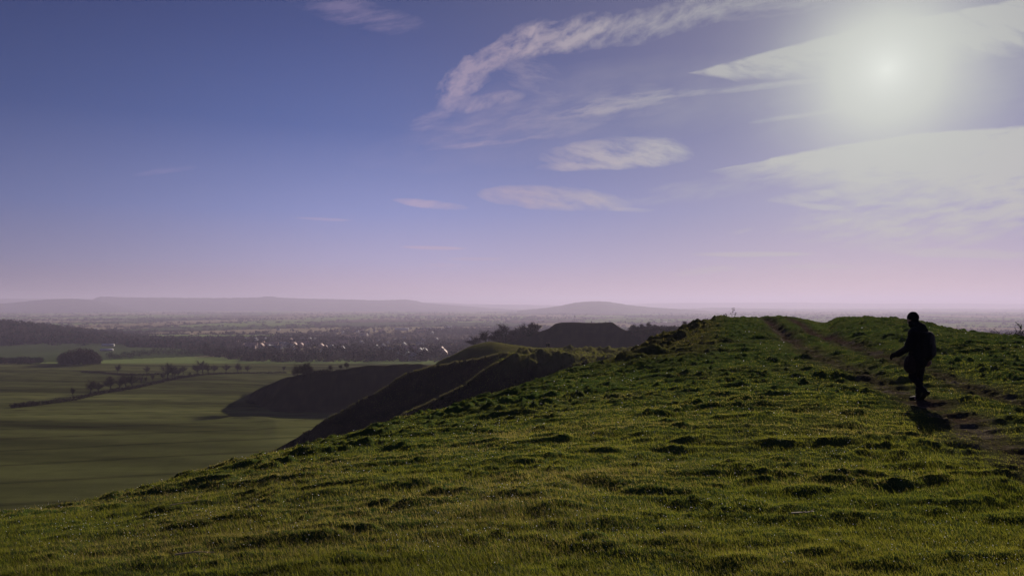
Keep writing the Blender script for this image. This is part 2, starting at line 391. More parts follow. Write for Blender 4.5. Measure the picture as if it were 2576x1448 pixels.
# the sheet: columns by bearing, rows by growing distance
cols_px = np.concatenate([np.linspace(-1500, -60, 110)[:-1], np.linspace(-60, 2640, 1250), np.linspace(2640, 3800, 90)[1:]])
dd = [0.8]
while dd[-1] < 26000:
    d = dd[-1]
    dd.append(d*(1.020 if d < 3.5 else 1.0072 if d < 75 else 1.014 if d < 100 else 1.008 if d < 260 else 1.010 if d < 700 else 1.0125 if d < 9000 else 1.03))
dd = np.array(dd)
KD, KH = knots(cols_px)
NC, NR = len(cols_px), len(dd)
GZ = np.zeros((NR, NC))
for j in range(NC): GZ[:, j] = pchip(KD[:, j], KH[:, j], dd)
GT = (cols_px-CX)/FOC
GX = dd[:, None]*GT[None, :]; GY = np.repeat(dd[:, None], NC, 1)
GZ0 = GZ.copy()
TRK = [  # (points (column, distance), half width m, depth m)
    ([(1925, 62), (1960, 48), (2010, 36), (2080, 28), (2160, 22), (2235, 17.6), (2330, 14.6), (2440, 11.5), (2530, 9.3), (2700, 7.0)], 0.42, 0.06),
    ([(1985, 63), (2040, 46), (2100, 38), (2200, 28), (2300, 22.5), (2420, 18), (2575, 14), (2800, 11)], 0.36, 0.04)]
def trackmask(x, y):
    m = np.zeros(np.shape(x)); dep = np.zeros(np.shape(x))
    for pts, hw, dp in TRK:
        dk = np.array([p[1] for p in pts])[::-1]; xk = (np.array([p[0] for p in pts])[::-1]-CX)/FOC*dk
        cx = np.interp(y, dk, xk); sl = np.gradient(xk, dk).mean()
        dist = np.abs(x-cx + 0.25*(fbm(x*.8, y*.8, 77, 2)-.5))
        w = hw*(0.75+0.6*fbm(x*0.5, y*0.35, 79, 2))*1.25
        k = np.exp(-(dist/w)**2)*(0.42+.75*fbm(x*1.1, y*.9, 83, 3)+.25*sstep(30, 44, y))*sstep(5.5, 8, y)*(1-sstep(61, 64, y))
        dp2 = dp*(1+4.5*sstep(34, 46, y)*(pts[0][0] < 1950))
        m = np.maximum(m, k); dep = np.maximum(dep, k*dp2)
    return m, dep
GZ += wavy(GX, GY)
nearR = dd < 75
TM = np.zeros_like(GZ); tm, dep = trackmask(GX[nearR], GY[nearR]); TM[nearR] = tm
GZ[nearR] = GZ[nearR] - dep - tm*0.6*(GZ[nearR]-GZ0[nearR])*0.6
ANG = None
def sample(x, y, G=None):
    """bilinear look-up in the finished sheet"""
    G = GZ if G is None else G
    x = np.asarray(x, float); y = np.asarray(y, float)
    r = np.interp(y, dd, np.arange(NR)); c = np.interp(px_of(x, y), cols_px, np.arange(NC))
    i = np.clip(r.astype(int), 0, NR-2); j = np.clip(c.astype(int), 0, NC-2); fr, fc = r-i, c-j
    return (G[i, j]*(1-fc)+G[i, j+1]*fc)*(1-fr) + (G[i+1, j]*(1-fc)+G[i+1, j+1]*fc)*fr
def seen(px, row, dmin=3.0):
    """first ground point met by the sight line through (column, row): stands things on what is visible there"""
    t = (px-CX)/FOC
    d = dd[dd > dmin]; z = sample(t*d, d); ray = EYE - d*(row-HY)/FOC
    k = np.where(z >= ray)[0]
    if len(k) == 0: return None
    k = k[0]; dk = d[k] if k == 0 else np.interp(0, [ (ray-z)[k], (ray-z)[k-1] ], [d[k], d[k-1]])
    return Vector((t*dk, dk, float(sample(t*dk, dk))))

# --- field pattern: cells of the hedged plain, and named fields near the foot of the hill
rngf = np.random.default_rng(7)
def fcells(x, y):
    """jittered cell pattern on the plain (fields); returns distance to border (m, rough) and random id"""
    s = 520.0
    wx = x + 60*(fbm(x*.002, y*.002, 91, 2)-.5); wy = y*0.62 + 60*(fbm(x*.002+9, y*.002, 92, 2)-.5)
    gx, gy = np.floor(wx/s), np.floor(wy/s)
    f1 = np.full(np.shape(x), 1e9); f2 = f1.copy(); idv = np.zeros(np.shape(x))
    for a in (-1, 0, 1):
        for b in (-1, 0, 1):
            cx_, cy_ = gx+a, gy+b
            jx = (cx_+0.15+0.7*_h(cx_, cy_, 3))*s; jy = (cy_+0.15+0.7*_h(cx_, cy_, 4))*s
            q = np.hypot(wx-jx, wy-jy)
            nid = _h(cx_, cy_, 8)
            upd = q < f1
            f2 = np.where(upd, f1, np.minimum(f2, q)); idv = np.where(upd, nid, idv); f1 = np.where(upd, q, f1)
    return (f2-f1)*0.5, idv
def fieldcol(x, y):
    px = px_of(x, y)
    e, i = fcells(x, y)
    pal = np.array([(.120, .170, .045), (.140, .190, .055), (.060, .085, .028), (.200, .165, .095), (.160, .210, .065), (.080, .060, .040), (.050, .070, .025), (.240, .200, .120)])
    c = pal[np.clip((i*len(pal)).astype(int), 0, len(pal)-1)]
    c = c*1.25*(0.8+0.4*fbm(x*.01, y*.004, 95, 3))[..., None]
    return c
GC = np.zeros((NR, NC, 3))
X_, Y_ = GX, GY; PXG = px_of(GX, GY)
turf = np.array((.030, .046, .012)); straw = np.array((.085, .065, .034)); soil = np.array((.070, .052, .038))
wheat = np.array((.078, .084, .030))
c = fieldcol(X_, Y_)
# winter wheat below the hill, with drill lines following the slope
w = (1-sstep(820, 900, Y_))[..., None]
wv = (wheat*(0.78+0.5*fbm(X_*.012, Y_*.03, 99, 3))[..., None])
c = c*(1-w)+wv*w
ph = (X_*0.96+Y_*0.28)+14*(fbm(X_*.004, Y_*.004, 97, 2)-.5)
tram = np.exp(-((np.mod(Y_*0.9-X_*0.22+10*fbm(X_*.006, Y_*.006, 98, 2), 24)-12)/1.2)**2)*(Y_ > 130)*(Y_ < 820)
c = c*(1-(.5*tram)[..., None])
stripe = (fbm(X_*.006, Y_*.05+X_*.01, 96, 3)-.5)*(Y_ < 860)
c = c*(1+1.7*stripe)[..., None]
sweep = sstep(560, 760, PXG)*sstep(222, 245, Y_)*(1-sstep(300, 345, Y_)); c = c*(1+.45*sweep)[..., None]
# unsown hill turf
hill = np.zeros_like(GZ)
hill = np.maximum(hill, 1-sstep(205, 222, Y_+(sstep(1030, 1080, PXG))*-200))
R2d = pchip([a[0] for a in LINES[RI2]], [a[1] for a in LINES[RI2]], cols_px)[None, :]
hill = np.maximum(1-sstep(R2d+3, R2d+14, Y_), sstep(1040, 1080, PXG)*(1-sstep(700, 800, Y_)))
# spur S is hill turf; the shade on its face is painted in below
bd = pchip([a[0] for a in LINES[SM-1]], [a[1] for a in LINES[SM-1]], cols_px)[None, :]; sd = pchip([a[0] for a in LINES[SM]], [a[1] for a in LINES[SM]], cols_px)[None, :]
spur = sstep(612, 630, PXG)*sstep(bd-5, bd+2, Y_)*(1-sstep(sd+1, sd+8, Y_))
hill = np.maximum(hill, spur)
face_shade = np.clip(sstep(66, 90, Y_)*(1-sstep(R2d+4, R2d+10, Y_)*sstep(1040, 1080, PXG))*(1-sstep(1180, 1330, PXG)*sstep(141, 149, Y_)), 0, 1)  # shade of the rampart faces, painted into the turf colour as near-black
face_shade = np.maximum(face_shade, spur)
turf2 = turf*2.1+(np.array((.115, .110, .040))-turf*2.1)*(sstep(120, 150, Y_)*(1-.1*sstep(300, 420, Y_)))[..., None]; turf2 = turf2+(np.array((.019, .018, .013))-turf2)*face_shade[..., None]
tv = turf2*(0.85+0.4*fbm(X_*.8, Y_*.8, 101, 3))[..., None]
st = np.clip(fbm(X_*.35, Y_*.5, 103, 3)*2.2-0.85, 0, 1)
tv = tv*(1-0.35*st[..., None]) + straw*0.35*st[..., None]
# rims of the ramparts: straw tint painted in for sunlight along the brow
for L, wd in ((LINES[RI1], 1.2), (LINES[RI2], 1.5)):
    rd = pchip([a[0] for a in L], [a[1] for a in L], cols_px)[None, :]
    rim = np.exp(-((Y_-rd)/wd)**2)*(1-sstep(1240, 1330, PXG))[...]
    tv = tv*(1-0.45*rim[..., None])+straw*0.9*0.45*rim[..., None]
bank = sstep(27, 38, Y_)*(1-sstep(70, 80, Y_))*sstep(1470, 1560, PXG)*(1-sstep(1760, 1850, PXG))
tv = tv*(1-0.6*bank[..., None])+straw*0.9*0.6*bank[..., None]
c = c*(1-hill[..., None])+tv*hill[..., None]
trk = TM[..., None]
c = c*(1-trk)+(soil*(0.75+0.5*fbm(X_*3, Y_*3, 105, 3))[..., None])*trk
chalk = np.clip((fbm(X_*1.6, Y_*1.6, 107, 4)-0.60)*6, 0, 1)*(TM > .5)
c = c*(1-chalk[..., None]*.7)+np.array((.15, .125, .105))*chalk[..., None]*.7
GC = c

def mat(name):
    m = bpy.data.materials.new(name); m.use_nodes = True; nt = m.node_tree
    bs = nt.nodes['Principled BSDF']; bs.inputs['Specular IOR Level'].default_value = 0.05
    return m, nt, bs
M_ground, nt, bs = mat('turf_and_fields')
at = node(nt, 'ShaderNodeAttribute', attribute_name='Col')
geo = nt.nodes.new('ShaderNodeNewGeometry')
n1 = fnoise(nt, geo.outputs['Position'], 4.0, 8.0, 0.7)
n2 = fnoise(nt, geo.outputs['Position'], 0.12, 5.0, 0.6)
mp = node(nt, 'ShaderNodeMapping'); mp.inputs['Scale'].default_value = (0.012, 0.16, 0.0); mp.inputs['Rotation'].default_value = (0, 0, 0.25)
nt.links.new(geo.outputs['Position'], mp.inputs[0])
n3 = fnoise(nt, mp.outputs[0], 1.0, 4.0, 0.55)
f = (n1*0.7 + n2*0.6 + n3*0.7)
colr = mixc(nt, 1.0, at.outputs['Color'], ramp(nt, f*0.5, [(0.30, (.55, .55, .55)), (0.5, (1, 1, 1)), (0.70, (1.45, 1.40, 1.3))]), 'MULTIPLY')
nt.links.new(colr, bs.inputs['Base Color']); bs.inputs['Roughness'].default_value = 1.0; bs.inputs['Specular IOR Level'].default_value = 0.0
bp = node(nt, 'ShaderNodeBump', Strength=0.8, Distance=0.05); nt.links.new(n1.s, bp.inputs['Height']); nt.links.new(bp.outputs[0], bs.inputs['Normal'])
M_path, ntp, bsp = mat('trodden_soil')
at = node(ntp, 'ShaderNodeAttribute', attribute_name='Col'); geo = ntp.nodes.new('ShaderNodeNewGeometry')
n1 = fnoise(ntp, geo.outputs['Position'], 14.0, 8.0, 0.75)
colr = mixc(ntp, 1.0, at.outputs['Color'], ramp(ntp, n1, [(0.3, (.4, .4, .4)), (0.5, (.9, .9, .9)), (0.68, (1.8, 1.75, 1.7))]), 'MULTIPLY')
ntp.links.new(colr, bsp.inputs['Base Color']); bsp.inputs['Roughness'].default_value = 1.0; bsp.inputs['Specular IOR Level'].default_value = 0.0
bp = node(ntp, 'ShaderNodeBump', Strength=1.0, Distance=0.03); ntp.links.new(n1.s, bp.inputs['Height']); ntp.links.new(bp.outputs[0], bsp.inputs['Normal'])

idx = np.arange(NR*NC).reshape(NR, NC)
quads = np.stack([idx[:-1, :-1], idx[:-1, 1:], idx[1:, 1:], idx[1:, :-1]], -1)
qm = (TM[:-1, :-1] > 0.62)
VV = np.stack([GX, GY, GZ], -1).reshape(-1, 3); CC = GC.reshape(-1, 3)
def sub_mesh(name, q, m):
    q = q.reshape(-1, 4); u, inv = np.unique(q, return_inverse=True)
    return mesh_np(name, VV[u], inv.reshape(-1), 4, m, smooth=True, cols=CC[u])
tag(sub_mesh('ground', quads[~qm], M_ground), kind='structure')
tag(sub_mesh('path', quads[qm], M_path), kind='structure')

# --- far hills, each a real ridge of its own depth
M_far, nt, bs = mat('wooded_hill')
geo = nt.nodes.new('ShaderNodeNewGeometry'); n1 = fnoise(nt, geo.outputs['Position'], 0.004, 6.0, 0.65)
nt.links.new(ramp(nt, n1, [(0.35, (.020, .020, .016)), (0.52, (.032, .032, .02)), (0.62, (.06, .075, .028))]), bs.inputs['Base Color']); bs.inputs['Roughness'].default_value = 1
def ridge(d, half, pts, seed, rough=9.0):
    p = np.arange(pts[0][0], pts[-1][0]+1, 4.0)
    rows = pchip([a[0] for a in pts], [a[1] for a in pts], p)
    top = Z(d, rows) + rough*(fbm(p*0.09, p*0, seed, 3)-0.5) + rough*0.8*(vnoise(p*.33, p*0, seed+3)-.5)
    s = np.linspace(-1, 1, 27)
    prof = np.clip(1-np.abs(s)**1.3, 0, 1)**0.8
    base = -135.0
    dist = d + half*s[:, None] + 0*p[None, :]
    k = prof[:, None]*(1-0.35*(1-prof[:, None])*fbm(p[None, :]*.03, s[:, None]*2, seed+5, 3)*1.2)
    k = np.where(np.abs(s)[:, None] < 1e-6, 1.0, k)
    zz = base + (top[None, :]-base)*k
    x = (p-CX)/FOC*d
    V = np.stack([np.repeat(x[None, :], len(s), 0)*(dist/d), dist, zz], -1)
    ix = np.arange(V.shape[0]*V.shape[1]).reshape(V.shape[:2])
    q = np.stack([ix[:-1, :-1], ix[:-1, 1:], ix[1:, 1:], ix[1:, :-1]], -1)
    return tag(mesh_np('hills', V.reshape(-1, 3), q.reshape(-1), 4, M_far, smooth=True), kind='structure')
ridge(12000, 1500, [(-900, 772), (-300, 766), (0, 763), (60, 758), (120, 753), (170, 751), (215, 753), (270, 762), (340, 776), (420, 788)], 201)
ridge(14000, 1900, [(100, 776), (200, 762), (232, 753), (245, 747), (262, 745.5), (300, 747), (450, 748.5), (560, 749), (650, 747.5), (680, 745), (702, 748), (850, 752), (960, 754.5), (1015, 753), (1040, 755), (1065, 761), (1150, 768), (1250, 775), (1400, 784)], 205)
ridge(20000, 2200, [(-1200, 754), (0, 751), (150, 751), (300, 753), (700, 757), (950, 758), (1080, 760), (1180, 764), (1300, 766), (1420, 768), (1600, 774), (1700, 780)], 209, 11)
ridge(9500, 1200, [(1300, 781), (1370, 774), (1405, 769), (1440, 762), (1468, 758.5), (1490, 757.5), (1522, 758), (1560, 763.5), (1600, 769), (1660, 774), (1740, 779), (1830, 786)], 213, 5)
ridge(22500, 2200, [(1480, 772), (1560, 767), (1620, 763), (1750, 761.5), (1900, 761), (2000, 760.5), (2200, 763), (2400, 762.5), (2575, 764), (3000, 762), (3900, 764)], 217, 10)
ridge(13000, 1400, [(1600, 783), (1700, 778), (1800, 773.5), (1880, 775), (2100, 777), (2300, 776), (2575, 777), (3000, 775), (3900, 777)], 221, 7)

# --- the air over the vale
bm = bmesh.new(); bmesh.ops.create_cube(bm, size=1.0)
for v in bm.verts: v.co = Vector((v.co.x*62000, (v.co.y+0.5)*33000-250, (v.co.z+0.5)*380-160))
me = bpy.data.meshes.new('haze'); bm.to_mesh(me); bm.free()
hz = bpy.data.objects.new('haze', me); COL.objects.link(hz); tag(hz, kind='stuff')
mh = bpy.data.materials.new('haze_air'); mh.use_nodes = True; nt = mh.node_tree; nt.nodes.clear()
o_ = nt.nodes.new('ShaderNodeOutputMaterial'); pv = node(nt, 'ShaderNodeVolumePrincipled')
pv.inputs['Color'].default_value = (0.74, 0.69, 0.97, 1); pv.inputs['Density'].default_value = 1.0e-4; pv.inputs['Anisotropy'].default_value = 0.25
nt.links.new(pv.outputs[0], o_.inputs['Volume']); me.materials.append(mh)
# ------------------------------------------------------------------ village houses and barns
def plain_mat(name, c, rough=.8, spec=.2, nscale=2.0, var=.25):
    m, nt, bs = mat(name); geo = nt.nodes.new('ShaderNodeNewGeometry'); n = fnoise(nt, geo.outputs['Position'], nscale, 5.0, .65)
    nt.links.new(ramp(nt, n, [(.3, tuple(v*(1-var) for v in c)), (.7, tuple(v*(1+var) for v in c))]), bs.inputs['Base Color'])
    bs.inputs['Roughness'].default_value = rough; bs.inputs['Specular IOR Level'].default_value = spec; return m
WALLS = {'white': plain_mat('white_render', (.52, .49, .48)), 'pink': plain_mat('pink_brick', (.40, .29, .27)), 'grey': plain_mat('grey_stone', (.45, .43, .44)), 'brown': plain_mat('brown_brick', (.22, .13, .10))}
ROOFS = {'white': plain_mat('pale_sheet', (.55, .55, .60), .6, .2), 'pink': plain_mat('clay_tile', (.40, .25, .21), .6), 'grey': plain_mat('slate', (.16, .17, .20), .6, .15), 'brown': plain_mat('dark_tile', (.10, .07, .06), .7)}
M_pane = plain_mat('dark_pane', (.02, .022, .03), .1, .6)
def boxes(lst):
    V, F = [], []
    for (x0, x1, y0, y1, z0, z1) in lst:
        o = len(V); V += [(x0, y0, z0), (x1, y0, z0), (x1, y1, z0), (x0, y1, z0), (x0, y0, z1), (x1, y0, z1), (x1, y1, z1), (x0, y1, z1)]
        for f in ((0, 3, 2, 1), (4, 5, 6, 7), (0, 1, 5, 4), (1, 2, 6, 5), (2, 3, 7, 6), (3, 0, 4, 7)): F += [o+i for i in f]
    return V, F
def house_proto(name, L, W, H, P, wall, roof, chim=True, wins=True):
    """length L along x, width W, eaves H, pitch height P"""
    e = empty(name); l, w = L/2, W/2
    V = [(-l, -w, -2), (l, -w, -2), (l, w, -2), (-l, w, -2), (-l, -w, H), (l, -w, H), (l, w, H), (-l, w, H), (-l, 0, H+P), (l, 0, H+P)]
    F = [0, 3, 2, 1, 0, 1, 5, 4, 2, 3, 7, 6]; G = [1, 2, 6, 9, 5, 3, 0, 4, 8, 7]
    mesh_np('walls', V, F+G, np.array([4, 4, 4, 5, 5]), WALLS[wall], e)
    o, t, dz = .35, .22, .35*P/w
    R_ = []
    for s in (-1, 1):
        R_ += [(-l-o, s*(w+o), H-dz+.03), (l+o, s*(w+o), H-dz+.03), (l+o, 0, H+P+.03), (-l-o, 0, H+P+.03), (-l-o, s*(w+o), H-dz+.03+t), (l+o, s*(w+o), H-dz+.03+t), (l+o, 0, H+P+.03+t), (-l-o, 0, H+P+.03+t)]
    F = []
    for k in (0, 8):
        for f in ((0, 1, 2, 3), (4, 7, 6, 5), (0, 4, 5, 1), (1, 5, 6, 2), (3, 7, 4, 0)): F += [k+i for i in f]
    r = mesh_np('roof', R_, F, 4, ROOFS[roof], e)
    if chim:
        V, F = boxes([(l-1.3, l-.5, -.45, .45, H+P*.5, H+P+1.3)]); mesh_np('chimney', V, F, 4, WALLS['brown'], r)
    if wins:
        for (x, z) in ((-l*.5, 1.0), (l*.45, 1.0), (-l*.5, H-1.5), (l*.45, H-1.5)):
            V, F = boxes([(x-.6, x+.6, -w-.05, -w+.05, z, z+1.15)]); mesh_np('window', V, F, 4, M_pane, e)
    return e
HP = {'white': house_proto('house', 9, 7, 5.0, 3.4, 'white', 'grey'), 'pink': house_proto('house', 11, 7.5, 5.0, 3.8, 'pink', 'pink'), 'grey': house_proto('house', 10, 7.5, 4.8, 3.4, 'grey', 'grey'), 'row': house_proto('house', 20, 8, 5.0, 4.0, 'pink', 'pink'),
      'barn': house_proto('barn', 42, 18, 5.5, 2.8, 'grey', 'white', False, False), 'shed': house_proto('barn', 30, 14, 4.5, 2.4, 'white', 'white', False, False)}
hused = {k: False for k in HP}; HOUSES = []
def put_house(kind, px, row, label, yaw, sc=1.0, group=None):
    p = seen(px, row, 850)
    if p is None: return
    if not hused[kind]: o = HP[kind]; hused[kind] = True
    else: o = copy_tree(HP[kind])
    o.location = p; o.rotation_euler = (0, 0, yaw); o.scale = (sc, sc, sc); HOUSES.append((px, p.y, row))
    return tag(o, label, 'barn' if kind in ('barn', 'shed') else 'house', group)
hs = []
for zx, zy, k in [(120, 470, 'pink'), (152, 448, 'pink'), (290, 452, 'row'), (370, 415, 'white'), (485, 468, 'pink'), (545, 440, 'pink'), (640, 475, 'grey'), (775, 438, 'pink'), (852, 400, 'row'), (905, 424, 'white'), (968, 420, 'white'), (1155, 414, 'white'),
                  (1170, 452, 'pink'), (1250, 440, 'row'), (1312, 448, 'pink'), (1100, 350, 'pink'), (1310, 335, 'white'), (1387, 326, 'white'), (1408, 380, 'white'), (1402, 420, 'pink'), (1452, 440, 'grey'), (850, 542, 'white'), (760, 512, 'grey'), (575, 330, 'grey'),
                  (368, 340, 'white'), (170, 330, 'white'), (217, 350, 'white'), (395, 380, 'grey'), (20, 400, 'pink'), (1482, 334, 'grey'), (1585, 326, 'grey'), (1612, 328, 'grey'), (1822, 504, 'pink'), (1898, 494, 'white'), (1942, 492, 'grey'), (1995, 440, 'row'),
                  (2165, 404, 'row'), (2172, 172, 'white'), (2290, 326, 'row'), (2378, 306, 'pink'), (2545, 318, 'white'), (2552, 400, 'grey'), (2155, 548, 'white'), (1158, 566, 'grey'), (1085, 480, 'grey'), (1725, 470, 'pink'), (845, 98, 'grey'), (1742, 576, 'grey'),
                  (650, 440, 'row'), (240, 500, 'row'), (700, 492, 'grey'), (1030, 440, 'brown')]:
    hs.append((597.3+zx*.12203, 817.3+zy*.12203, 'grey' if k == 'brown' else k))
for zx, zy, k in [(60, 136, 'row'), (105, 134, 'row'), (150, 140, 'white'), (215, 134, 'row'), (270, 212, 'row'), (340, 210, 'white'), (60, 296, 'pink'), (230, 392, 'grey'), (435, 350, 'pink'), (398, 150, 'white'), (500, 130, 'white'), (650, 134, 'row'), (540, 516, 'grey'),
                  (990, 540, 'white'), (1230, 548, 'row'), (1182, 590, 'white'), (1495, 334, 'white'), (1508, 360, 'white'), (1422, 420, 'grey'), (1520, 434, 'white'), (1786, 330, 'white'), (1440, 572, 'white'), (1500, 562, 'white'), (1552, 574, 'white'), (795, 576, 'grey'),
                  (1342, 652, 'white'), (1196, 684, 'grey'), (1280, 718, 'white'), (1026, 672, 'white'), (1890, 568, 'pink'), (1936, 630, 'pink'), (2482, 318, 'white'), (590, 350, 'grey'), (910, 358, 'white'), (785, 384, 'white'), (1105, 434, 'grey'), (1430, 144, 'row'),
                  (1520, 124, 'row'), (1590, 140, 'white'), (1690, 180, 'grey'), (1120, 280, 'grey'), (680, 470, 'grey')]:
    hs.append((880.2+zx*.12203, 817.3+zy*.12203, k))
ORD = 'first second third fourth fifth sixth seventh eighth ninth tenth eleventh twelfth thirteenth fourteenth fifteenth sixteenth seventeenth eighteenth nineteenth twentieth'.split()
def ordn(i): return ORD[i] if i < 20 else 'twenty-'+ORD[i-20] if i < 29 else 'thirtieth' if i == 29 else 'thirty-'+ORD[i-30]
BN = ((868, 'village front row'), (858, 'village second row'), (845, 'village rear rows'), (0, 'village far edge'))
KN = {'white': 'small white-walled house', 'pink': 'pinkish gabled house', 'grey': 'grey slate-roofed house', 'row': 'long clay-roofed house'}
rh = random.Random(8); cnt = {}
for px, row, k in sorted(hs):
    b = next(n for r, n in BN if row >= r); i = cnt.get((k, b), 0); cnt[(k, b)] = i+1
    put_house(k, px, row+1.5, '%s, %s of its kind from left in the %s' % (KN[k], ordn(i), b), rh.choice((.2, 1.35, 1.5, 1.75, -.3)) if k != 'row' else rh.uniform(-.35, .35), rh.uniform(.95, 1.25), 'village houses')
for px, row, k, lb, sc, yaw in ((1109, 829.5, 'shed', 'white shed, left of the two bright roofs beyond the village', .8, .1), (1128, 824.5, 'shed', 'white shed, right of the two bright roofs beyond the village', .95, .1), (1010, 831, 'barn', 'long grey-blue works shed behind the middle of the village', 1.2, .05),
        (1075, 829, 'barn', 'long grey-blue works shed left of the two bright sheds', 1.0, .05), (239, 827, 'shed', 'white farmhouse alone among dark woods far left', .42, 1.3), (244, 827.5, 'shed', 'second white gable beside the lone farmhouse far left', .35, 1.3), (657, 804, 'shed', 'white and pink farm building among the distant strip fields', 1.0, .2),
        (558, 816.5, 'shed', 'small white barn in the distant fields left of the village', .5, .2), (268, 882, 'barn', 'low grey barn at the top of the left field', .45, .3), (272, 870, 'barn', 'grey-blue roofed barn at the edge of the bare wood', .5, .1), (1671, 811, 'shed', 'brightly glinting barn above the wooded shoulder', .8, .1), (1871, 799, 'shed', 'far white works shed left of a twin beyond the brow', 2.0, 0),
        (1880, 798.5, 'shed', 'far white works shed right of its twin beyond the brow', 1.6, 0), (2392, 813, 'shed', 'long white shed far out in the haze right of the walker', 1.2, 0), (1360, 806, 'shed', 'small far white barn in the haze left of the flagpole', 1.0, 0)):
    put_house(k, px, row, lb, yaw, sc)
HA = np.array(HOUSES)
def clear_of_houses(px, d):
    k = np.ones(len(px), bool)
    for hx, hd, _ in HOUSES: k &= ~((np.abs(px-hx) < 5.5*1500/hd) & (d > hd-95*hd/1600) & (d < hd+9))
    return k
# ------------------------------------------------------------------ vegetation
def attr_mat(name, rough=0.9, transl=0.0, spec=0.1, mult=1.0):
    m = bpy.data.materials.new(name); m.use_nodes = True; nt = m.node_tree; nt.nodes.clear()
    out = nt.nodes.new('ShaderNodeOutputMaterial'); at = node(nt, 'ShaderNodeAttribute', attribute_name='Col')
    bs = nt.nodes.new('ShaderNodeBsdfPrincipled'); bs.inputs['Roughness'].default_value = rough; bs.inputs['Specular IOR Level'].default_value = spec
    geo = nt.nodes.new('ShaderNodeNewGeometry')
    nz = fnoise(nt, geo.outputs['Position'], 3.0, 3.0, 0.6)
    c = mixc(nt, 1.0, at.outputs['Color'], ramp(nt, nz, [(0.3, (.75*mult,)*3), (0.7, (1.25*mult,)*3)]), 'MULTIPLY')
    nt.links.new(c, bs.inputs['Base Color'])
    if transl > 0:
        tr = nt.nodes.new('ShaderNodeBsdfTranslucent'); nt.links.new(mixc(nt, 1.0, c, (1.25, 1.35, 0.7), 'MULTIPLY'), tr.inputs[0])
        mx = nt.nodes.new('ShaderNodeMixShader'); mx.inputs[0].default_value = transl
        nt.links.new(bs.outputs[0], mx.inputs[1]); nt.links.new(tr.outputs[0], mx.inputs[2]); nt.links.new(mx.outputs[0], out.inputs[0])
    else: nt.links.new(bs.outputs[0], out.inputs[0])
    return m
M_blade = attr_mat('grass_blades', 0.6, 0.58, 0.08)
M_twig = attr_mat('bare_twigs', 0.95, 0.0, 0.05)
M_leaf = attr_mat('dark_leaves', 0.8, 0.15, 0.1)
R = np.random.default_rng(42)

# --- turf: individual bent blades, sized so the sward stays closed with distance
def make_grass(N=900000):
    d = (3.0**-0.6 + R.random(N)*(66.0**-0.6-3.0**-0.6))**(-1/0.6)
    px = np.where(R.random(N) < .93, -150 + R.random(N)*2880, np.where(R.random(N) < .5, -900 + R.random(N)*750, 2730 + R.random(N)*900))
    cd = pchip([a[0] for a in CREST], [a[1] for a in CREST], px)
    keep = d < cd*1.10
    x = (px-CX)/FOC*d; y = d
    tm, _ = trackmask(x, y)
    cl = fbm(x*2.2, y*2.2, 301, 3)                      # clumps
    keep &= R.random(N) > np.clip(tm*1.15, 0, 0.94)
    keep &= R.random(N) < 0.45+1.1*cl
    x, y, d, px, cl, tm = (a[keep] for a in (x, y, d, px, cl, tm)); n = len(x)
    z = sample(x, y)
    big = fbm(x*0.9, y*1.3, 303, 3)
    hgt = (0.016+0.028*R.random(n)**1.5+0.05*np.clip(big-0.5, 0, 1)+0.03*np.clip(cl-.5, 0, 1))*(1-0.6*tm) + d*0.0003; hgt *= 1-.30*sstep(14, 36, d)
    tall = R.random(n) < 0.012; hgt = np.where(tall, hgt*1.9+0.02, hgt)
    bankm = sstep(34, 42, y)*sstep(1480, 1560, px)*(1-sstep(1790, 1850, px)); hgt *= 1+1.3*bankm*R.random(n)
    wid = np.maximum(0.0020, d*0.00036)*(0.7+0.7*R.random(n))
    az = R.random(n)*2*np.pi; lean = 0.25+0.75*R.random(n)
    fx = np.cos(az); fy = np.sin(az)                      # facing of the flat side
    lz = R.normal(0.35, 0.9, n); lx, ly = np.cos(lz+2.6), np.sin(lz+2.6)   # combed lean
    base = np.stack([x, y, z-0.006], 1); W = np.stack([-fy, fx, 0*fx], 1)*wid[:, None]*0.5
    Ld = np.stack([lx, ly, 0*lx], 1)
    mid = base + Ld*(hgt*lean*0.30)[:, None]; mid[:, 2] += hgt*0.60
    tip = base + Ld*(hgt*lean*0.95)[:, None]; tip[:, 2] += hgt*(1.05-0.35*lean)
    V = np.stack([base-W, base+W, mid+W*0.8, mid-W*0.8, tip], 1).reshape(-1, 3)
    o = (np.arange(n)*5)[:, None]
    F = np.concatenate([o+np.array([[0, 1, 2, 3]]), o+np.array([[3, 2, 4]])], 1).reshape(-1)
    sizes = np.tile([4, 3], n)
    g = np.array((.125, .132, .022)); yl = np.array((.205, .180, .045)); dk = np.array((.070, .085, .014)); dry = np.array((.26, .20, .10))
    t = fbm(x*0.30, y*0.45, 305, 3)*0.7+R.random(n)*0.45
    c = g+(yl-g)*np.clip(t*1.8-0.7, 0, 1)[:, None]; c = c+(dk-c)*np.clip(0.55-t*1.1, 0, 1)[:, None]
    dr = (R.random(n) < 0.06+0.62*np.clip(fbm(x*.42, y*.7, 307, 3)*2.8-1.3, 0, 1)+0.45*bankm+0.15*tm)
    c = np.where(dr[:, None], dry*(0.5+0.7*R.random(n))[:, None], c)
    return mesh_np('grass', V, F, sizes, M_blade, cols=np.repeat(c, 5, 0))
tag(make_grass(), kind='stuff')

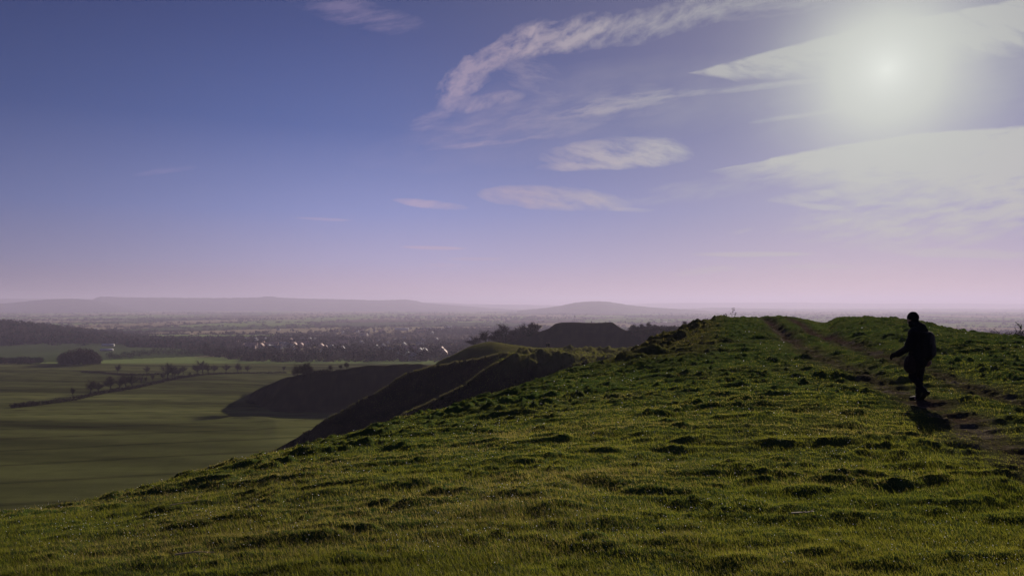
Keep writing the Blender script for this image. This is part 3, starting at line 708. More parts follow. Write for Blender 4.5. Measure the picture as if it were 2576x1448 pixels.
# white translucent flecks added in the turf, standing in for sun glints on dew
def make_flecks(N=9500):
    d = (3.2**-1 + R.random(N)*(45.0**-1-3.2**-1))**-1; px = -50+R.random(N)*2680
    x = (px-CX)/FOC*d; y = d
    k = (R.random(N) < np.clip(fbm(x*.6, y*.9, 311, 3)*3.2-1.2, 0.06, 1))
    k &= (trackmask(x, y)[0] < .15)
    x, y, d = x[k], y[k], d[k]; n = len(x)
    z = sample(x, y)+0.015+0.045*R.random(n)
    s = np.maximum(0.003, d*0.00060)*(0.4+0.9*R.random(n)**2)
    O = np.array([(1, 0, 0), (-1, 0, 0), (0, .5, .1), (0, -.5, -.1), (0, 0, 1), (0, 0, -1)])
    Fc = np.array([(0, 2, 4), (2, 1, 4), (1, 3, 4), (3, 0, 4), (2, 0, 5), (1, 2, 5), (3, 1, 5), (0, 3, 5)])
    V = np.stack([x, y, z], 1)[:, None, :] + O[None]*s[:, None, None]*np.array((1.0, 1.0, .8))
    F = (np.arange(n)*6)[:, None, None]+Fc[None]
    m, nt, bs = mat('glint_white'); bs.inputs['Base Color'].default_value = (.8, .8, .82, 1); bs.inputs['Roughness'].default_value = 0.15; bs.inputs['Specular IOR Level'].default_value = .8
    tr = nt.nodes.new('ShaderNodeBsdfTranslucent'); tr.inputs[0].default_value = (.85, .86, .9, 1); mx = nt.nodes.new('ShaderNodeMixShader'); mx.inputs[0].default_value = .75
    nt.links.new(bs.outputs[0], mx.inputs[1]); nt.links.new(tr.outputs[0], mx.inputs[2]); nt.links.new(mx.outputs[0], nt.nodes['Material Output'].inputs[0])
    return mesh_np('dew_glints', V.reshape(-1, 3), F.reshape(-1), 3, m)
tag(make_flecks(), kind='stuff')
def far_tufts(N=90000):
    d = (100.0**-1+R.random(N)*(246.0**-1-100.0**-1))**-1; px = 640+R.random(N)*1080; x = (px-CX)/FOC*d
    hl = sample(x, d, hill); rim = np.zeros(N)
    k = hl > .5; d, px, x = d[k], px[k], x[k]; n0 = len(d)
    rx, rd = [], []
    for Ln, m in ((LINES[RI1], 9000), (LINES[RI2], 10000)):
        q = 640+R.random(m)*640; q = q[fbm(q*.06, q*0, 331, 3) > .48]; m = len(q); dk = pchip([a[0] for a in Ln], [a[1] for a in Ln], q)+R.normal(0, .55, m); rx.append((q-CX)/FOC*dk); rd.append(dk)
    x = np.concatenate([x]+rx); d = np.concatenate([d]+rd); n = len(x); isr = np.arange(n) >= n0
    z = sample(x, d); h = np.where(isr, .22+.30*R.random(n), .08+.20*R.random(n)); w = np.where(isr, .07, .10)*(.6+.8*R.random(n))
    az = R.random(n)*6.283; W = np.stack([np.cos(az), np.sin(az), 0*az], 1)*w[:, None]*.5; base = np.stack([x, d, z-.02], 1); ln = np.stack([R.normal(-.3, .3, n), R.normal(-.2, .3, n), np.ones(n)], 1)*h[:, None]
    V = np.stack([base-W, base+W, base+ln], 1).reshape(-1, 3)
    g = np.array((.125, .130, .030)); dry = np.array((.115, .098, .066)); t = np.clip(fbm(x*.12, d*.12, 321, 3)*2.4-.9, 0, 1); c = g+(dry*.6-g)*(t*.6)[:, None]
    c = np.where(isr[:, None], dry, c)*(.6+.7*R.random(n))[:, None]
    return mesh_np('rough_grass', V, np.arange(n*3), 3, M_blade, cols=np.repeat(c, 3, 0))
tag(far_tufts(), kind='stuff')

# --- tubes for limbs
def tubes(segs, sides=5):
    """segs: (p0, p1, r0, r1) -> verts, quad loops"""
    P0 = np.array([s[0] for s in segs], float); P1 = np.array([s[1] for s in segs], float)
    r0 = np.array([s[2] for s in segs]); r1 = np.array([s[3] for s in segs])
    D = P1-P0; D /= np.linalg.norm(D, axis=1, keepdims=True)+1e-9
    up = np.where(np.abs(D[:, 2:3]) < .9, np.array([[0, 0, 1.]]), np.array([[1., 0, 0]]))
    A = np.cross(D, up); A /= np.linalg.norm(A, axis=1, keepdims=True); B = np.cross(D, A)
    th = np.arange(sides)*2*np.pi/sides
    ring = A[:, None, :]*np.cos(th)[None, :, None]+B[:, None, :]*np.sin(th)[None, :, None]
    V = np.concatenate([P0[:, None]+ring*r0[:, None, None], P1[:, None]+ring*r1[:, None, None]], 1)
    q = np.array([(i, (i+1) % sides, sides+(i+1) % sides, sides+i) for i in range(sides)])
    F = (np.arange(len(segs))*2*sides)[:, None, None]+q[None]
    return V.reshape(-1, 3), F.reshape(-1)
def slivers(P, Dr, L, W, rng):
    """thin triangles from P along Dr: fine twigs"""
    n = len(P); D = Dr/(np.linalg.norm(Dr, axis=1, keepdims=True)+1e-9)
    rnd = rng.normal(size=(n, 3)); S = np.cross(D, rnd); S /= np.linalg.norm(S, axis=1, keepdims=True)+1e-9
    V = np.stack([P-S*W[:, None]*.5, P+S*W[:, None]*.5, P+D*L[:, None]], 1)
    return V.reshape(-1, 3), np.arange(n*3)
def bare_tree(h=10.0, w=7.0, seed=1, ntw=900, low=0.22, up=0.5):
    rng = np.random.default_rng(seed); segs = []; tips = []
    def grow(p, d, r, L, lev):
        k = 3
        for i in range(k):
            q = p+d*L/k; segs.append((p.copy(), q.copy(), r*(1-.22*i/k), r*(1-.22*(i+1)/k))); p = q
            d = d+rng.normal(0, .13, 3)+np.array((0, 0, .04)); d /= np.linalg.norm(d)
            if lev < 4 and (i > 0 or lev > 0):
                for _ in range(1 if lev else 2):
                    e = d*0.65+rng.normal(0, .62, 3); e[2] = abs(e[2])*.8+up*.3; e /= np.linalg.norm(e)
                    grow(p.copy(), e, r*.55, L*.68, lev+1)
        tips.append((p, d))
        if lev < 4: grow(p, d, r*.7, L*.72, lev+1)
    grow(np.zeros(3), np.array((0, 0, 1.)), 0.045*h*.6, h*low*1.3, 0)
    V, F = tubes(segs, 5)
    T = np.array([t[0] for t in tips]); TD = np.array([t[1] for t in tips])
    zmax = np.percentile(T[:, 2], 97); wx = np.percentile(np.abs(T[:, :2]), 97)
    sc = np.array((w/2/wx*.88, w/2/wx*.88, h/zmax*.9)); V = V*sc; T = T*sc
    i = rng.integers(0, len(T), ntw)
    P = T[i]+rng.normal(0, .045*h, (ntw, 3)); ctr = np.array((0, 0, h*.45))
    Dr = TD[i]*.7+(P-ctr)/h*1.1+rng.normal(0, .55, (ntw, 3))
    L = h*(.05+.09*rng.random(ntw)); W = np.full(ntw, .012*h)
    V2, F2 = slivers(P, Dr, L, W, rng)
    return V, F, V2, F2
BARK = (.042, .034, .030); TWIG = (.062, .044, .040)
def tree_proto(name, **kw):
    tw = kw.pop('twig', TWIG)
    V, F, V2, F2 = bare_tree(**kw)
    e = empty(name)
    t = mesh_np('trunk', V, F, 4, M_twig, e, cols=np.tile(BARK, (len(V), 1)))
    rr = np.repeat(0.7+0.6*np.random.default_rng(3).random(len(V2)//3), 3)[:, None]
    c = mesh_np('crown', V2, F2, 3, M_twig, e, cols=np.array(tw)*rr)
    return e
protos = [tree_proto('bare_tree', h=10, w=7.5, seed=5, ntw=1100), tree_proto('bare_tree', h=10, w=6.0, seed=9, ntw=900, up=.9), tree_proto('bare_tree', h=10, w=9.5, seed=14, ntw=1300), tree_proto('bare_tree', h=10, w=5.0, seed=21, ntw=650, up=1.2)]
used = [False]*4
def place_tree(k, px, row, hpx, label, group, wide=1.0, pos=None):
    p = pos or seen(px, row)
    if not used[k]: o = protos[k]; used[k] = True
    else: o = copy_tree(protos[k])
    s = hpx*p.y/FOC/10.0
    o.location = (p.x, p.y, p.z-0.1*s); o.scale = (s*wide, s*wide, s); o.rotation_euler = (0, 0, random.random()*6.28)
    return tag(o, label, 'tree', group)
random.seed(4)
HEDGE = 'trees along the field hedge'
ht = [(182, 1000, 19, 3, 'small narrow tree, first from the left in the hedgerow'), (229, 993, 28, 0, 'full round bare tree, second from the left in the hedgerow'), (246, 989, 21, 0, 'short tree leaning on the second tree of the hedgerow'),
      (278, 982, 28, 2, 'broad round-headed tree alone in a gap of the hedgerow'), (301, 982, 27, 1, 'upright tree, leftmost of the close trio in the hedgerow'), (316, 979, 29, 1, 'tallest of the close trio in the hedgerow'),
      (333, 976, 27, 0, 'rightmost tree of the close trio in the hedgerow'), (355, 969, 18, 3, 'thin ivy-clad stem right of the trio in the hedgerow'), (367, 965, 14, 3, 'smallest thin tree in the hedgerow, beside the ivy-clad stem'),
      (383, 962, 16, 3, 'slim tree halfway between the trio and the tall hedgerow tree'), (411, 958, 15, 3, 'slim low tree just left of the tallest hedgerow tree'), (421, 955, 32, 0, 'tallest tree of the hedgerow, with a round head on a bare stem'),
      (433, 953, 20, 3, 'first thin stem right of the tallest hedgerow tree'), (439, 952, 19, 3, 'second thin stem right of the tallest hedgerow tree'), (448, 950, 19, 1, 'third stem right of the tallest hedgerow tree'),
      (461, 941, 16, 0, 'pale small tree set back behind the hedgerow stems'), (497, 943, 19, 0, 'left flank tree of the dense hedgerow clump'), (510, 942, 27, 2, 'tall middle tree of the dense hedgerow clump'),
      (524, 941, 19, 0, 'right shoulder tree of the dense hedgerow clump'), (538, 940, 17, 0, 'outermost right tree of the dense hedgerow clump'), (568, 938, 17, 0, 'first of three spaced round trees where the hedge thins out'),
      (597, 938, 18, 2, 'second and roundest of three spaced trees where the hedge thins out'), (622, 938, 15, 1, 'third and faintest of three spaced trees where the hedge thins out'),
      (713, 937, 13, 3, 'small lone tree at the end of the low hedge left of the spur bush'), (296, 940, 18, 1, 'lone thin tree on the scrubby bank above the hedgerow'), (369, 941, 16, 1, 'second lone tree on the scrubby bank above the hedgerow'),
      (832, 936, 14, 0, 'first small tree peeping over the dark spur'), (858, 931, 11, 0, 'second and smallest tree peeping over the dark spur'), (872, 929, 14, 0, 'third tree peeping over the dark spur')]
for px, row, h, k, lb in ht:
    place_tree(k, px, row, h*1.35, lb, HEDGE, wide=1.15)
for px, row, h, lb in ((748, 952, 26, 'left stem of the broad bare thicket on the dark spur'), (762, 955, 31, 'middle and tallest of the bare thicket on the dark spur'), (777, 952, 27, 'right stem of the broad bare thicket on the dark spur')):
    place_tree(2, px, row, h*1.4, lb, 'thicket on the spur', wide=1.25)
mt = [(1272, 851, 31, 2, 'round-headed tree left of the flat-topped mound'), (1312, 846, 28, 1, 'narrow square-headed tree between two wider ones left of the mound'), (1336, 838, 24, 2, 'left half of the wide crown against the foot of the mound'),
      (1350, 835, 19, 0, 'right half of the wide crown against the foot of the mound'), (1249, 864, 27, 2, 'lower tree left of the round-headed tree by the mound'), (1222, 872, 36, 0, 'tall hazy tree above the grassy knoll'),
      (1299, 850, 22, 0, 'short tree filling the gap left of the narrow one by the mound'), (1200, 878, 30, 2, 'leftmost hazy tree above the grassy knoll'), (1288, 853, 20, 0, 'short tree right of the round-headed tree by the mound')]
for px, row, h, k, lb in mt:
    m_ = pchip([a[0] for a in LINES[SM]], [a[1] for a in LINES[SM]], [px])[0]+8; x = (px-CX)/FOC*m_
    gz = float(sample(x, m_)); top = Z(m_, row-h)
    place_tree(k, px, row, (top-gz)*1.15*FOC/m_, lb, 'trees by the flat-topped mound', wide=1.3, pos=Vector((x, m_, gz)))
rt = [(1593, 816, 0, 'lone small tree right of the mound saddle'), (1615, 815, 0, 'small tree left of the tallest on the wooded shoulder'), (1628, 811, 2, 'tallest bushy tree on the wooded shoulder right of the mound'),
      (1645, 816, 0, 'low tree right of the tallest on the wooded shoulder'), (1664, 818, 1, 'thin hazy tree midway along the wooded shoulder'), (1695, 818, 1, 'second thin tree midway along the wooded shoulder'),
      (1720, 808, 0, 'tall thin tree where the wooded shoulder begins to rise'), (1735, 811, 2, 'broad tree right of the tall thin one on the shoulder'), (1760, 806, 2, 'broad tree next to the brow of the grass bank'), (1778, 802, 0, 'last tree before the grass bank hides the shoulder')]
for px, top, k, lb in rt:
    m_ = pchip([a[0] for a in LINES[SM]], [a[1] for a in LINES[SM]], [px])[0]+5; x = (px-CX)/FOC*m_; gz = float(sample(x, m_))
    place_tree(k, px, 0, (Z(m_, top)-gz)*1.1*FOC/m_, lb, 'trees on the wooded shoulder', wide=1.5, pos=Vector((x, m_, gz)))

# --- masses of trees and hedges: clumps of twig faces spread through each crown
def clumps(name, x, y, h, w, nq, col, seed, leafy=0.0, fill=1.0):
    rng = np.random.default_rng(seed); n = len(x); z = sample(x, y)
    nq = np.asarray(nq, int)*np.ones(n, int); tid = np.repeat(np.arange(n), nq); m = len(tid)
    u = rng.normal(size=(m, 3)); u /= np.linalg.norm(u, axis=1, keepdims=True); r = rng.random(m)**(1/2.2)
    u[:, 2] = u[:, 2]*0.5+0.5; hh, ww = h[tid], w[tid]
    P = np.stack([x[tid]+u[:, 0]*r*ww*.5, y[tid]+u[:, 1]*r*ww*.5, z[tid]+hh*(0.10+0.88*u[:, 2]*(0.45+.55*r))], 1)
    s = (hh*ww)**.5*np.sqrt(1.3/nq[tid])*(0.7+.7*rng.random(m))*fill
    D = rng.normal(size=(m, 3)); D[:, 2] = np.abs(D[:, 2])+.3; D /= np.linalg.norm(D, axis=1, keepdims=True)
    S = np.cross(D, rng.normal(size=(m, 3))); S /= np.linalg.norm(S, axis=1, keepdims=True)
    V = np.stack([P-S*s[:, None]*.5-D*s[:, None]*.4, P+S*s[:, None]*.5-D*s[:, None]*.3, P+D*s[:, None]*.7], 1)
    tv = (0.65+0.7*rng.random(n))[tid]*(0.75+.5*rng.random(m))
    c = np.array(col)[tid] if np.ndim(col) == 2 else np.tile(col, (m, 1))
    c = c*tv[:, None]
    return mesh_np(name, V.reshape(-1, 3), np.arange(m*3), 3, M_twig if leafy < .5 else M_leaf, cols=np.repeat(c, 3, 0))
def region(px0, px1, d0, d1, n, rng, test=None):
    px = px0+rng.random(n)*(px1-px0); d = (d0**-1+rng.random(n)*(d1**-1-d0**-1))**-1
    x = (px-CX)/FOC*d
    if test is not None:
        k = test(px, d, x); px, d, x = px[k], d[k], x[k]
    if d0 > 820 and len(px):
        k = clear_of_houses(px, d); d, x = d[k], x[k]
    return x, d
BR = np.array((.060, .042, .036)); DG = np.array((.022, .028, .016))
rg = np.random.default_rng(77)
def colmix(n, t): 
    k = rg.random(n)[:, None] < t
    return np.where(k, DG, BR)
# wooded hillside at the left edge
x, y = region(-500, 420, 1560, 2350, 2600, rg, lambda p, d, x: rg.random(len(p)) < 1-sstep(180, 420, p+(d-1560)*.15))
tag(clumps('woodland', x, y, 10+8*rg.random(len(x)), 12+6*rg.random(len(x)), 46, colmix(len(x), .25), 1), kind='stuff')
# band of trees between the big field and the village
def band(p, d, x):
    lo = np.interp(p, [-300, 250, 420, 520, 600, 700, 1000, 1200, 1300], [1500, 1480, 1350, 1080, 905, 885, 900, 900, 900])
    hi = np.interp(p, [-300, 250, 520, 850, 1000, 1200, 1300], [1600, 1700, 1500, 1230, 1280, 1500, 1500])
    return (d > lo+25*(fbm(p*.05, p*0, 7, 2)-.5)) & (d < hi)
x, y = region(-300, 1300, 860, 1700, 5200, rg, band)
vv = fbm(x*.02, y*.012, 411, 3); kk = rg.random(len(x)) < .35+1.2*vv; x, y, vv = x[kk], y[kk], vv[kk]
cc = colmix(len(x), .22)*(0.6+.9*fbm(x*.03, y*.02, 413, 2))[:, None]
tag(clumps('woodland', x, y, 3+13*rg.random(len(x))**1.6*(.5+vv), 6+7*rg.random(len(x)), 50, cc, 2), kind='stuff')
# trees among and behind the village houses
x, y = region(820, 1560, 1250, 3200, 2600, rg, lambda p, d, x: rg.random(len(p)) < (0.30+0.7*(fbm(x*.01, d*.006, 5, 3) > .52)))
tag(clumps('village_trees', x, y, 5+7*rg.random(len(x)), 7+6*rg.random(len(x)), 38, colmix(len(x), .35), 3), kind='stuff')
# hedged plain
def plain(p, d, x):
    e, i = fcells(x, d)
    wood = (fbm(x*.0016+5, d*.0012, 401, 3) > .60)
    hedge = e < (9+d*.005)
    strew = rg.random(len(p)) < .02
    return (hedge & (rg.random(len(p)) < .9)) | wood | strew
x, y = region(-500, 3100, 1400, 10500, 44000, rg, plain)
big = (rg.random(len(x)) < .34) | (fbm(x*.0016+5, y*.0012, 401, 3) > .60)
hh = np.where(big, 7+6*rg.random(len(x)), 3.0+2.5*rg.random(len(x)))
ww = np.where(big, 10+7*rg.random(len(x)), 14+10*rg.random(len(x)))*(1+y/9000)
tag(clumps('hedgerows', x, y, hh, ww, np.where(y < 3500, 24, 12), colmix(len(x), .3), 4, fill=1.25), kind='stuff')
# wood beyond the ridge on the right
x, y = region(2428, 3300, 590, 680, 420, rg)
tag(clumps('woodland', x, y, 9+4*rg.random(len(x)), 9+3*rg.random(len(x)), 200, colmix(len(x), .1), 5), kind='stuff')
# scrub covering the shoulder right of the mound and the slope left of it
x, y = region(1585, 1900, 500, 600, 520, rg)
tag(clumps('scrub', x, y, 1.2+1.6*rg.random(len(x)), 4+3*rg.random(len(x)), 120, colmix(len(x), .1), 6), kind='stuff')
x, y = region(1120, 1345, 540, 760, 330, rg)
tag(clumps('scrub', x, y, 5+3.5*rg.random(len(x)), 7+3*rg.random(len(x)), 130, colmix(len(x), .05), 8), kind='stuff')

def bush_at(name, px, row, hpx, wpx, label, cat, group=None, evergreen=True, nq=500, seed=0, pos=None):
    p = pos or seen(px, row)
    h, w = hpx*p.y/FOC, wpx*p.y/FOC
    rng = np.random.default_rng(seed)
    e = empty(name, (p.x, p.y, p.z-.05*h))
    u = rng.normal(size=(nq, 3)); u /= np.linalg.norm(u, axis=1, keepdims=True); lob = 1+.25*np.sin(u[:, 0]*5+seed)*np.cos(u[:, 2]*4+seed*2)
    r = (rng.random(nq)**.4)*lob
    P = np.stack([u[:, 0]*r*w*.5, u[:, 1]*r*w*.42, h*(.5+.48*u[:, 2]*r)], 1)
    s = (h*w)**.5*.10*(0.6+.8*rng.random(nq)); D = rng.normal(size=(nq, 3)); D /= np.linalg.norm(D, axis=1, keepdims=True)
    S = np.cross(D, rng.normal(size=(nq, 3))); S /= np.linalg.norm(S, axis=1, keepdims=True)
    V = np.stack([P-S*s[:, None]*.5, P+S*s[:, None]*.5, P+D*s[:, None]], 1).reshape(-1, 3)
    base = np.array((.020, .026, .014)) if evergreen else BR
    c = np.repeat(base*(0.6+.8*rng.random(nq))[:, None], 3, 0)
    mesh_np('foliage', V, np.arange(len(V)), 3, M_leaf if evergreen else M_twig, e, cols=c)
    segs = [((0, 0, 0), (rng.normal(0, .08*w), rng.normal(0, .08*w), h*.6), .02*h+.02, .01*h) for _ in range(5)]
    Vt, Ft = tubes(segs); mesh_np('stem', Vt, Ft, 4, M_twig, e, cols=np.tile(BARK, (len(Vt), 1)))
    return tag(e, label, cat, group)
bush_at('evergreen_bush', 477, 946, 13, 8, 'dark upright evergreen bush left of the dense hedgerow clump', 'bush', nq=300, seed=31)
# belt of round bushes above the hedgerow
rb = random.Random(6)
belt = [(276, 893), (288, 895), (300, 893), (313, 889), (327, 891), (338, 886), (350, 888), (362, 884), (374, 886), (386, 882), (398, 884), (411, 882), (423, 884), (434, 883), (447, 885), (458, 884), (470, 886),
        (481, 885), (492, 884), (503, 882), (514, 884), (526, 881), (538, 883), (551, 880)]
for i, (px, row) in enumerate(belt):
    bush_at('round_bush', px, row+8, rb.uniform(13, 20), rb.uniform(15, 24), 'dark round bush, %s from the left in the belt between the two left fields' % ordn(i), 'bush', 'belt of round bushes', nq=180, seed=100+i)
# copse with a rounded top
x, y = region(150, 252, 800, 870, 90, rg)
tag(clumps('copse', x, y, (15+5*rg.random(len(x)))*(1-.42*((px_of(x, y)-202)/52)**2), 7+2*rg.random(len(x)), 260, colmix(len(x), .0), 9), kind='stuff')
x, y = region(-80, 100, 840, 900, 110, rg)
tag(clumps('copse', x, y, 5+3*rg.random(len(x)), 8+3*rg.random(len(x)), 130, colmix(len(x), .6), 10), kind='stuff')
# hedges
def hedge(pts, hm, wm, label, seed, n=3200):
    rng = np.random.default_rng(seed); pp = [seen(a, b) for a, b in pts]
    t = rng.random(n)*(len(pp)-1); i = np.minimum(t.astype(int), len(pp)-2); f = t-i
    X = np.array([p.x for p in pp]); Yv = np.array([p.y for p in pp])
    x = X[i]*(1-f)+X[i+1]*f; y = Yv[i]*(1-f)+Yv[i+1]*f
    lump = .35+.9*fbm(t*22, t*0, seed, 3)
    x0, y0 = pp[0].x, pp[0].y
    e = empty('hedge', (x0, y0, pp[0].z))
    P = np.stack([x+rng.normal(0, wm*.35, n), y+rng.normal(0, wm*.35, n), sample(x, y)+hm*lump*rng.random(n)**.8], 1)-np.array((x0, y0, pp[0].z))
    s = .5*(0.6+.8*rng.random(n)); D = rng.normal(size=(n, 3)); D /= np.linalg.norm(D, axis=1, keepdims=True)
    S = np.cross(D, rng.normal(size=(n, 3))); S /= np.linalg.norm(S, axis=1, keepdims=True)
    V = np.stack([P-S*s[:, None]*.5, P+S*s[:, None]*.5, P+D*s[:, None]], 1).reshape(-1, 3)
    mesh_np('branches', V, np.arange(len(V)), 3, M_twig, e, cols=np.repeat(BR*.7*(0.6+.8*rng.random(n))[:, None], 3, 0))
    return tag(e, label, 'hedge')
hedge([(30, 1026), (90, 1020), (200, 1004), (280, 986), (340, 977), (400, 963), (450, 952), (500, 944)], 2.4, 2.2, 'long low dark hedge under the row of bare trees', 3, 9000)
hedge([(500, 944), (560, 940), (640, 938.5), (720, 938)], 1.4, 1.4, 'thin low hedge continuing right from the dense clump', 5, 2600)
hedge([(738, 939), (780, 937.5), (830, 936)], 1.4, 1.4, 'short low hedge behind the thicket on the spur', 7, 1200)
hedge([(205, 936), (250, 938), (300, 943), (360, 944), (420, 941)], 1.8, 3.0, 'scrubby dark bank hedge running from the copse towards the hedgerow', 9, 3600)

# --- dead hogweed stalks on the brow, and thorn shrubs
M_stalk, nt, bs = mat('dry_stalk'); bs.inputs['Base Color'].default_value = (.06, .045, .035, 1)
def weed(px, top, label, seed, lean=0.0, umb=6):
    rng = random.Random(seed); cdm = pchip([a[0] for a in CREST], [a[1] for a in CREST], [px])[0]-.8
    x = (px-CX)/FOC*cdm; gz = float(sample(x, cdm)); H = Z(cdm, top)-gz
    e = empty('dead_hogweed', (x, cdm, gz-.02)); segs = []; heads = []
    p = Vector((0, 0, 0)); d = Vector((lean, 0, 1)).normalized(); stem = [p.copy()]
    for k in range(6):
        q = p+d*H/6; segs.append((tuple(p), tuple(q), .014-.0015*k, .0125-.0015*k)); p = q; d = (d+Vector((rng.gauss(0, .07), rng.gauss(0, .07), 0))).normalized(); stem.append(p.copy())
    ends = [(p, d)]
    for k in (2, 3, 4, 4, 5):
        a = Vector((rng.choice((-1, 1))*rng.uniform(.5, 1), rng.gauss(0, .4), rng.uniform(.6, 1.1))).normalized(); q = stem[k]+a*H*rng.uniform(.16, .3)
        segs.append((tuple(stem[k]), tuple(q), .007, .005)); ends.append((q, a))
    V, F = tubes(segs); mesh_np('stem', V, F, 4, M_stalk, e)
    for q, a in ends:
        sg = []
        for _ in range(umb+4):
            b = (a+Vector((rng.gauss(0, .6), rng.gauss(0, .6), rng.gauss(0, .3)))).normalized(); r = q+b*H*.085
            sg.append((tuple(q), tuple(r), .004, .003)); sg.append((tuple(r), tuple(r+b*.018), .012, .010))
        V, F = tubes(sg, 4); mesh_np('seed_head', V, F, 4, M_stalk, e)
    return tag(e, label, 'plant', 'dead weeds on the brow')
weed(1840, 776, 'tallest dead hogweed stalk standing on the brow left of the track', 1, .05)
weed(1826, 789, 'shorter dead stalk just left of the tallest one on the brow', 2, -.2, 4)
weed(1846, 786, 'short forked stalk just right of the tallest one on the brow', 3, .35, 4)
weed(1808, 795, 'small dead stalk at the left end of the weeds on the brow', 4, -.1, 3)
def thorn(px, off, spec, label, seed, thick=.02):
    """low wind-bent shrub; spec: list of (dx, dz) polylines in metres"""
    rng = random.Random(seed); dd_ = pchip([a[0] for a in CREST], [a[1] for a in CREST], [px])[0]+off
    x = (px-CX)/FOC*dd_; gz = float(sample(x, dd_)); e = empty('thorn_shrub', (x, dd_, gz)); sb = []; st_ = []
    for pl, r in spec:
        P = [Vector((a, rng.gauss(0, .06), b)) for a, b in pl]
        for i in range(len(P)-1):
            r0 = r*(1-.7*i/len(P)); r1 = r*(1-.7*(i+1)/len(P)); sb.append((tuple(P[i]), tuple(P[i+1]), r0, r1))
            D = (P[i+1]-P[i]); L = D.length
            for k in range(int(L/.045)+1):
                q = P[i]+D*rng.random(); a = Vector((rng.gauss(0, .7)+D.x/L*.6, rng.gauss(0, .6), rng.gauss(.35, .6))).normalized(); l = rng.uniform(.05, .16)
                st_.append((tuple(q), tuple(q+a*l), .0055, .002))
                for _ in range(2):
                    b = (a+Vector((rng.gauss(0, .7), rng.gauss(0, .7), rng.gauss(0, .7)))).normalized(); st_.append((tuple(q+a*l*.6), tuple(q+a*l*.6+b*l*.6), .004, .0015))
    V, F = tubes(sb, 6); mesh_np('trunk', V, F, 4, M_twig, e, cols=np.tile((.02, .017, .015), (len(V), 1)))
    V, F = tubes(st_, 3); mesh_np('crown', V, F, 4, M_twig, e, cols=np.tile((.02, .017, .015), (len(V), 1)))
    return tag(e, label, 'shrub', 'thorn shrubs on the ridge')
k = 0.0195
thorn(2537, .6, [([(0, -.25), (0, 0), (.16, .06), (.30, .13), (.46, .22), (.60, .40), (.62, .62)], .032), ([(.16, .06), (.42, .08), (.66, .06), (.86, .05)], .024),
                 ([(.46, .10), (.62, .18), (.72, .36)], .020), ([(.58, .38), (.52, .55), (.40, .66), (.28, .74)], .020), ([(.25, .12), (.34, .28), (.35, .46)], .016), ([(0, 0), (-.06, .10), (.10, .22)], .014),
                 ([(.60, .40), (.50, .48), (.42, .60)], .016)], 'dark wind-bent thorn shrub at the right edge of the ridge', 11)
thorn(2520, 1.6, [([(0, -.3), (0, .02), (-.12, .18), (-.20, .36), (-.36, .56)], .014), ([(-.05, .1), (-.2, .22), (-.34, .30)], .011), ([(0, 0), (.1, .12), (.08, .34)], .010)], 'thin pale thorn shrub just left of the dark wind-bent one', 12)

def dry_stem(px, row, L, yaw, label, seed):
    p = seen(px, row, 3.0); rng = random.Random(seed); q = Vector((0, 0, .05)); dr = Vector((math.cos(yaw), math.sin(yaw), .05)); sg = []
    for k in range(5):
        n = q+dr*L/5; sg.append((tuple(q), tuple(n), .006-.0008*k, .0055-.0008*k)); q = n; dr = (dr+Vector((rng.gauss(0, .15), rng.gauss(0, .15), rng.gauss(0, .08)))).normalized()
        if k in (1, 3): b = (dr+Vector((rng.gauss(0, .6), rng.gauss(0, .6), .4))).normalized(); sg.append((tuple(q), tuple(q+b*L*.2), .003, .002))
    V, F = tubes(sg, 6); o = mesh_np('dry_stem', V, F, 4, M_straw); o.location = p
    return tag(o, label, 'dead stem', 'dead stems in the turf')
M_straw, nt, bs = mat('straw'); bs.inputs['Base Color'].default_value = (.45, .34, .22, 1)
dry_stem(428, 1282, .30, .5, 'pale forked dead stem lying in the turf at lower left', 1)
dry_stem(440, 1412, .26, .4, 'pale dead stem in the turf near the bottom left', 2)
dry_stem(1990, 1306, .20, .1, 'short pale dead stem in the turf at lower right', 3)
# ------------------------------------------------------------------ people
def solid_mat(name, c, rough=.85, spec=.1, scale=60):
    m, nt, bs = mat(name); tc = nt.nodes.new('ShaderNodeTexCoord'); n = fnoise(nt, tc.outputs['Object'], scale, 4.0, .6)
    nt.links.new(ramp(nt, n, [(.3, tuple(v*.7 for v in c)), (.7, tuple(v*1.3 for v in c))]), bs.inputs['Base Color'])
    bs.inputs['Roughness'].default_value = rough; bs.inputs['Specular IOR Level'].default_value = spec
    bp = node(nt, 'ShaderNodeBump', Strength=.4, Distance=.004); nt.links.new(n.s, bp.inputs['Height']); nt.links.new(bp.outputs[0], bs.inputs['Normal']); return m
M_coat = solid_mat('dark_coat', (.012, .012, .015)); M_trs = solid_mat('dark_trousers', (.010, .010, .013)); M_boot = solid_mat('boot_leather', (.018, .013, .010), .6)
M_skin = solid_mat('skin', (.35, .20, .15), .5, .3, 20); M_wool = solid_mat('wool', (.012, .011, .013), .95, .05, 120); M_pack = solid_mat('pack_cloth', (.010, .010, .012), .7); M_bag = solid_mat('bag_cloth', (.018, .012, .014), .8)
